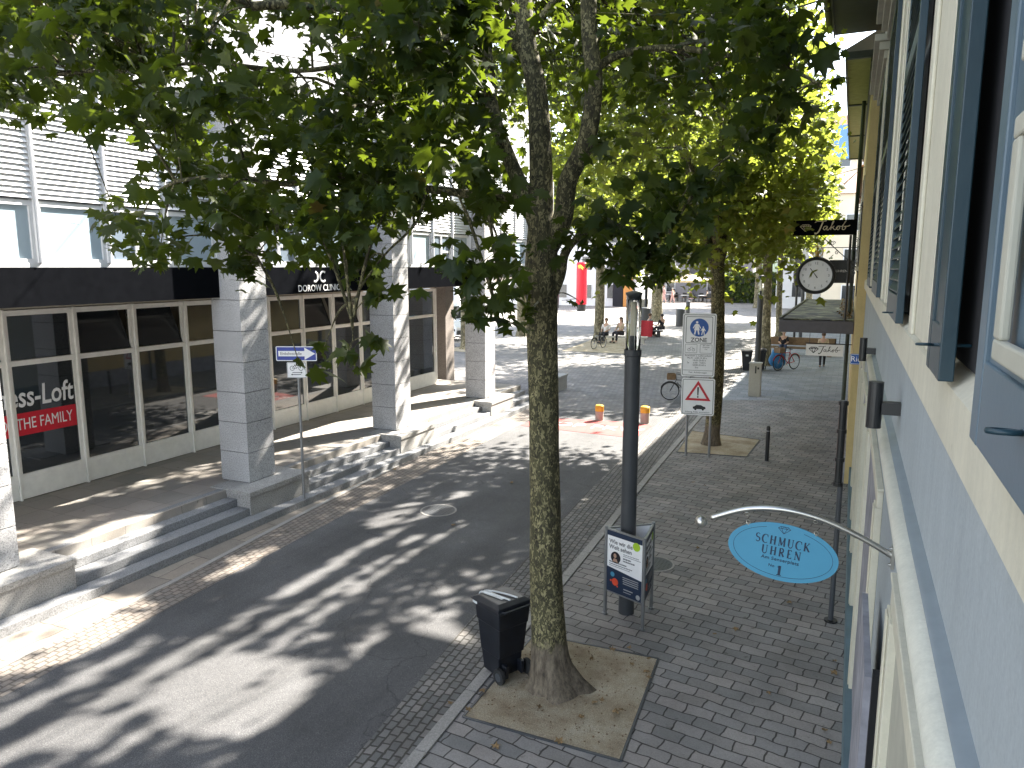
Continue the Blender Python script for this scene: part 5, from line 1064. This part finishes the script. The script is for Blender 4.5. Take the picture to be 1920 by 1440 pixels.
# ================================================================= people
def skinmesh(name,joints,edges,mat,parent,sub=1):
    me=bpy.data.meshes.new(name); me.from_pydata([j[:3] for j in joints],edges,[]); me.materials.append(MT[mat]); o=bpy.data.objects.new(name,me); COL.objects.link(o); o.parent=parent
    me.skin_vertices or bpy.context.view_layer.update()
    md=o.modifiers.new('skin','SKIN'); md.use_smooth_shade=True
    if not me.skin_vertices: bpy.context.view_layer.update()
    sv=me.skin_vertices[0].data
    for i,j in enumerate(joints): sv[i].radius=(j[3],j[3] if len(j)<5 else j[4]); sv[i].use_root=(i==0)
    s_=o.modifiers.new('sub','SUBSURF'); s_.levels=sub; s_.render_levels=sub; return o
def person(label,x,y,ang,pose='walk',top='cloth_white',legs='cloth_black',hair='hair_dark',sc=1.,z=0,long_hair=False,phase=1,lean=0.):
    t=thing('person',label,'person',(0,0,0)); s=phase
    # local frame: facing +y
    if pose=='sit':
        hip=.50; sh=.50+.52; hipj=Vector((0,0,hip)); ln=lean
        K=lambda sd:[(sd*.1,.02,hip,.085),(sd*.13,.42,hip+.03,.065),(sd*.13,.44,.09,.045),(sd*.13,.58,.05,.035)]
        tz=hip
    else:
        hip=.90; tz=hip; ln=lean
        K=lambda sd:[(sd*.09,0,hip,.085),(sd*.10,.10*sd*s,.48,.06),(sd*.10,(.16 if sd*s>0 else -.24),.09,.042),(sd*.10,(.30 if sd*s>0 else -.10),.045,.033)]
    J=[(0,0,tz,.12,.1),(0,.0+ln*.5,tz+.28,.125,.1),(0,ln,tz+.47,.14,.09),(0,ln,tz+.57,.05,.05),(0,ln+.02,tz+.68,.085,.09),(0,ln+.01,tz+.80,.07,.085)]
    E_=[(0,1),(1,2),(2,3),(3,4),(4,5)]
    for sd in (-1,1):
        b0=len(J); J+=K(sd); E_+=[(0,b0),(b0,b0+1),(b0+1,b0+2),(b0+2,b0+3)]
        b0=len(J)
        if pose=='sit': A=[(sd*.19,ln,tz+.48,.05),(sd*.24,ln+.08,tz+.22,.042),(sd*.12,ln+.32,tz+.14,.033),(sd*.09,ln+.38,tz+.13,.03)]
        else: A=[(sd*.19,ln,tz+.48,.05),(sd*.23,-.06*sd*s,tz+.2,.042),(sd*.22,.10-.1*sd*s,tz-.03,.033),(sd*.22,.13-.1*sd*s,tz-.11,.032)]
        J+=A; E_+=[(2,b0),(b0,b0+1),(b0+1,b0+2),(b0+2,b0+3)]
    skinmesh('body',J,E_,'skin',t)
    f=lambda j,g:(j[0],j[1],j[2],j[3]*g,(j[4] if len(j)>4 else j[3])*g)
    skinmesh('top',[f(J[i],1.17) for i in (0,1,2,10,11,14+4,14+5)] if False else [f(J[0],1.12),f(J[1],1.12),f(J[2],1.12),f(J[10],1.25),f(J[11],1.25),f(J[18],1.25),f(J[19],1.25)],[(0,1),(1,2),(2,3),(3,4),(2,5),(5,6)],top,t)
    skinmesh('trousers',[f(J[0],1.14)]+[f(J[i],1.22) for i in (6,7,8)]+[f(J[i],1.22) for i in (14,15,16)],[(0,1),(1,2),(2,3),(0,4),(4,5),(5,6)],legs,t)
    h=MB(); hc=Vector((0,J[4][1]-.02,J[4][2]+.065)); h.sph(hc,.112,14,(.92,1.05,1.0)); h.v=[(x_,y_,max(z_,hc.z-.06+ (0 if y_<hc.y+.02 else .07))) for x_,y_,z_ in h.v]
    if long_hair: h.sph(hc+Vector((0,-.06,-.14)),.1,10,(.95,.55,1.6))
    h.build('hair',hair,t,smooth=True)
    fc_=MB(); e_=J[4]; 
    for sd in (-1,1): fc_.sph((sd*.032,e_[1]+.083,e_[2]+.03),.010,6)
    fc_.sph((0,e_[1]+.10,e_[2]-.0),.014,6,(.8,1,1.5)); fc_.build('face','hair_brown',t)
    sh_=MB()
    for i in (9,17): j=J[i]; sh_.sph((j[0],j[1]+.02,j[2]),.055,10,(.85,1.7,.8))
    sh_.build('shoes','black_paint',t,smooth=True)
    t.location=(x,y,z); t.rotation_euler=(0,0,math.radians(ang)); t.scale=(sc,)*3; return t
person('person in a tan top and black trousers walking away behind the white hanging sign',-1.12,40.1,5,'walk','cloth_tan','cloth_black','hair_brown',1.0,.01)
person('grey haired person in a black vest over white sleeves sitting on the wooden bench',-3.35,44.9,180,'sit','cloth_black','denim','hair_grey',1.05,.0)
person('person in a pale shirt sitting on the stone bench at its left end',-14.7,47.3,170,'sit','cloth_white','cloth_black','hair_brown',1.22,.0,lean=-.1)
person('dark haired person in a tan coat sitting on the stone bench at its right end',-13.7,47.5,150,'sit','cloth_tan','cloth_black','hair_dark',1.25,.05,long_hair=True)
person('person in a grey shirt bending forward on the bench behind the red blanket',-13.4,52.8,-60,'sit','cloth_grey','cloth_black','hair_brown',1.25,.0,lean=.25)
person('small dark clad person sitting at the foot of the distant tree',-12.4,53.6,60,'sit','cloth_black','cloth_black','hair_dark',1.2,.0)
person('person in dark clothes walking across the plaza beside the pink pram group',-25.3,104.5,80,'walk','cloth_black','cloth_black','hair_brown',1.35)
person('person in a pink dress walking across the plaza near the cafe',-23.9,104,90,'walk','cloth_pink','cloth_pink','hair_brown',1.4)
person('person in a second pink outfit just right of the walking group',-22.6,103.5,80,'walk','cloth_pink','cloth_pink','hair_grey',1.2,phase=-1)
person('pale person standing between the far lamp and the slender tree',-6.1,62,10,'walk','cloth_white','denim','hair_grey',1.15)
t=thing('red_blanket','dark red patterned blanket hanging over the bench by the lantern post','blanket',(-13.3,51.9,0)); f=MB(); 
vs=[];k=10
for i in range(k+1):
    for j in range(k+1): u_=i/k;v_=j/k; vs.append((-14.1+1.5*u_,51.85-.1*math.sin(u_*9)-.25*(1-v_),.12+1.1*v_))
f.add(vs,[(i*(k+1)+j,(i+1)*(k+1)+j,(i+1)*(k+1)+j+1,i*(k+1)+j+1) for i in range(k) for j in range(k)]); f.build('cloth','cloth_red',t,smooth=True)
# ================================================================= cafe and buildings behind the plaza
def parasol(x,y,R,label,m='parasol'):
    t=thing('parasol',label,'parasol',(x,y,0),'cafe parasols'); MB().cyl((x,y,0),3.2,.06,n=8).build('pole','white_metal',t)
    f=MB(); n=8; f.v=[(x,y,4.0)]+[(x+R*math.cos(i*math.pi/4+.3),y+R*math.sin(i*math.pi/4+.3),3.0) for i in range(n)]+[(x+R*math.cos(i*math.pi/4+.3),y+R*math.sin(i*math.pi/4+.3),2.75) for i in range(n)]
    f.f=[(0,i+1,(i+1)%n+1) for i in range(n)]+[(i+1,i+9,(i+1)%n+9,(i+1)%n+1) for i in range(n)]; f.build('canopy',m,t); return t
for x,y,R,lb in ((-31,108,2.6,'cream cafe parasol left of the distant tree trunk'),(-21.5,110,3.2,'large cream cafe parasol left of the tree behind the zone sign'),(-17.3,112,2.8,'cream cafe parasol half behind the tree at the zone sign'),(-36,112,2.4,'small cream cafe parasol near the orange doorway'),(-26.5,116,2.8,'cream cafe parasol farthest back among the cafe tables')): parasol(x,y,R,lb)
random.seed(9)
for i in range(16):
    x=-34+i*1.35+random.uniform(-.4,.4); y=107+random.uniform(0,3.5)
    t=thing('cafe_table','small round cafe table with chairs around it on the far side of the plaza','cafe table',(x,y,0),'cafe tables under the parasols'); f=MB(); f.cyl((x,y,.95),.05,.6,n=12); f.build('top','sign_white' if i%2 else 'pole_grey',t); MB().cyl((x,y,0),.95,.06,n=8).build('stem','black_paint',t)
    t=thing('cafe_chair','dark cafe chair standing by the far plaza tables','chair',(x+1,y-.5,0),'cafe chairs'); MB().box(x+.7,x+1.3,y-.8,y-.2,.5,.58).build('seat','wood' if i%3 else 'cloth_pink',t); MB().box(x+.7,x+1.3,y-.2,y-.14,.58,1.25).build('backrest','black_paint',t); f=MB(); [f.cyl((a_,b_,0),.5,.035,n=5) for a_ in (x+.74,x+1.26) for b_ in (y-.76,y-.24)]; f.build('legs','black_paint',t)
    if i%2==0: person('guest sitting at the cafe tables, number '+'' if False else ['guest in white at the leftmost cafe table','guest in black near the left cafe parasol','guest in grey under the small parasol','guest in red at the cafe beside the tree trunk','guest in pale clothes in the middle of the cafe','guest in black right of the pink walkers','guest in tan at the right hand cafe tables','guest in white at the rightmost cafe table'][i//2],x-.6,y,random.uniform(0,360),'sit',['cloth_white','cloth_black','cloth_grey','cloth_red','cloth_white','cloth_black','cloth_tan','cloth_white'][i//2],'cloth_black','hair_dark',1.3)
sm('wall_grey',(.22,.21,.22),.85,var=.1)
def house(label,x0,x1,y,h,m_,roof='roof_tile',wz=(1.,4.4,7.8),ww=1.3,sp=3.,depth=12,name='house',pitch=3.,face_x=False,wc='white_metal'):
    t=thing(name,label,'house' if name=='house' else 'building',((x0+x1)/2,y,0)); MB().box(x0,x1,y,y+depth,0,h).build('wall',m_,t)
    if pitch: MB().add([(x0-.4,y-.5,h),(x1+.4,y-.5,h),(x1+.4,y+depth/2,h+pitch),(x0-.4,y+depth/2,h+pitch),(x1+.4,y+depth,h),(x0-.4,y+depth,h)],[(0,1,2,3),(3,2,4,5),(0,3,5),(1,4,2)]).build('roof',roof,t)
    k=int((x1-x0-1)/sp)
    for z in wz:
        if z+1.7>h: continue
        for i in range(k):
            x=x0+(x1-x0-k*sp)/2+i*sp+(sp-ww)/2; f=MB(); f.box(x-.12,x+ww+.12,y-.06,y,z-.1,z+1.8); o=f.build('window',wc,t); MB().box(x,x+ww,y-.08,y-.06,z,z+1.7).build('pane','dark_glass',o)
    return t
house('bright white house behind the red column, with dark shop windows',-48,-24.6,92,11,'wall_white',wz=(1.,4.6,8),sp=3.4)
house('white flat roofed office block with window bands far left behind the plaza',-75,-50,100,24,'wall_white',pitch=0,wz=(1.5,5,8.5,12,15.5,19),sp=2.6,ww=1.8,name='office_block')
house('pale cream house right of the orange doorway behind the cafe',-33,-24,122,9.5,'wall_grey',sp=3)
house('pinkish house behind the cafe parasols',-24,-14.5,124,11,'wall_grey',sp=3)
house('white house with dark windows at the far right end of the plaza',-8.4,-3.4,96,10,'wall_white',sp=2.6,wz=(1.4,4.6,7.6))
house('pale yellow corner house closing the street behind the clock',-3.2,8,92,13,'wall_cream',sp=2.7,wz=(1.2,5.2,9),ww=1.4)
house('tall cream house with pink roof rising behind the corner house',-5,10,118,22,'wall_cream',sp=3,wz=(12,16,19),pitch=5)
house('grey white building at the left end of the plaza behind the delivery van',-60,-34,62,14,'wall_white',pitch=0,wz=(1.2,5,8.6,11.5),sp=2.8,ww=1.7,name='office_block')
t=thing('orange_doorway','bright orange wooden doorway in the white house front','doorway',(-25.9,91.7,0)); f=MB(); f.box(-26.2,-25.1,91.5,91.9,0,5.6); f.build('door_leaf','wood_orange',t); MB().box(-27.6,-26.3,91.6,91.9,0,5.6).build('side_panel','cloth_black',t)
t=thing('sky_blue_glazing','strip of glass coloured by the reflected sky, high on the building behind the yellow soffit','glazing',(-1.2,117.6,0)); MB().box(-4.5,1,117.5,117.9,20.0,24.6).build('pane','sky_blue_glass',t)  # reflection of the sky put into the pane colour
sheet('shaded_lane',[(-6.5,95),(.9,95),(.9,91.9),(-6.5,91.9)],.007,'light_paving')
f=MB(); N_=40; random.seed(4); vs=[]
for i in range(N_+1):
    x=-260+i*10; h=26+10*math.sin(i*.5)+6*math.sin(i*1.3); vs+=[(x,330,-1),(x,345,h*.6),(x,380,h)]
f.add(vs,[(i*3+j,(i+1)*3+j,(i+1)*3+j+1,i*3+j+1) for i in range(N_) for j in range(2)]); tag(f.build('hills','leaf_hill',smooth=True),kind='structure')
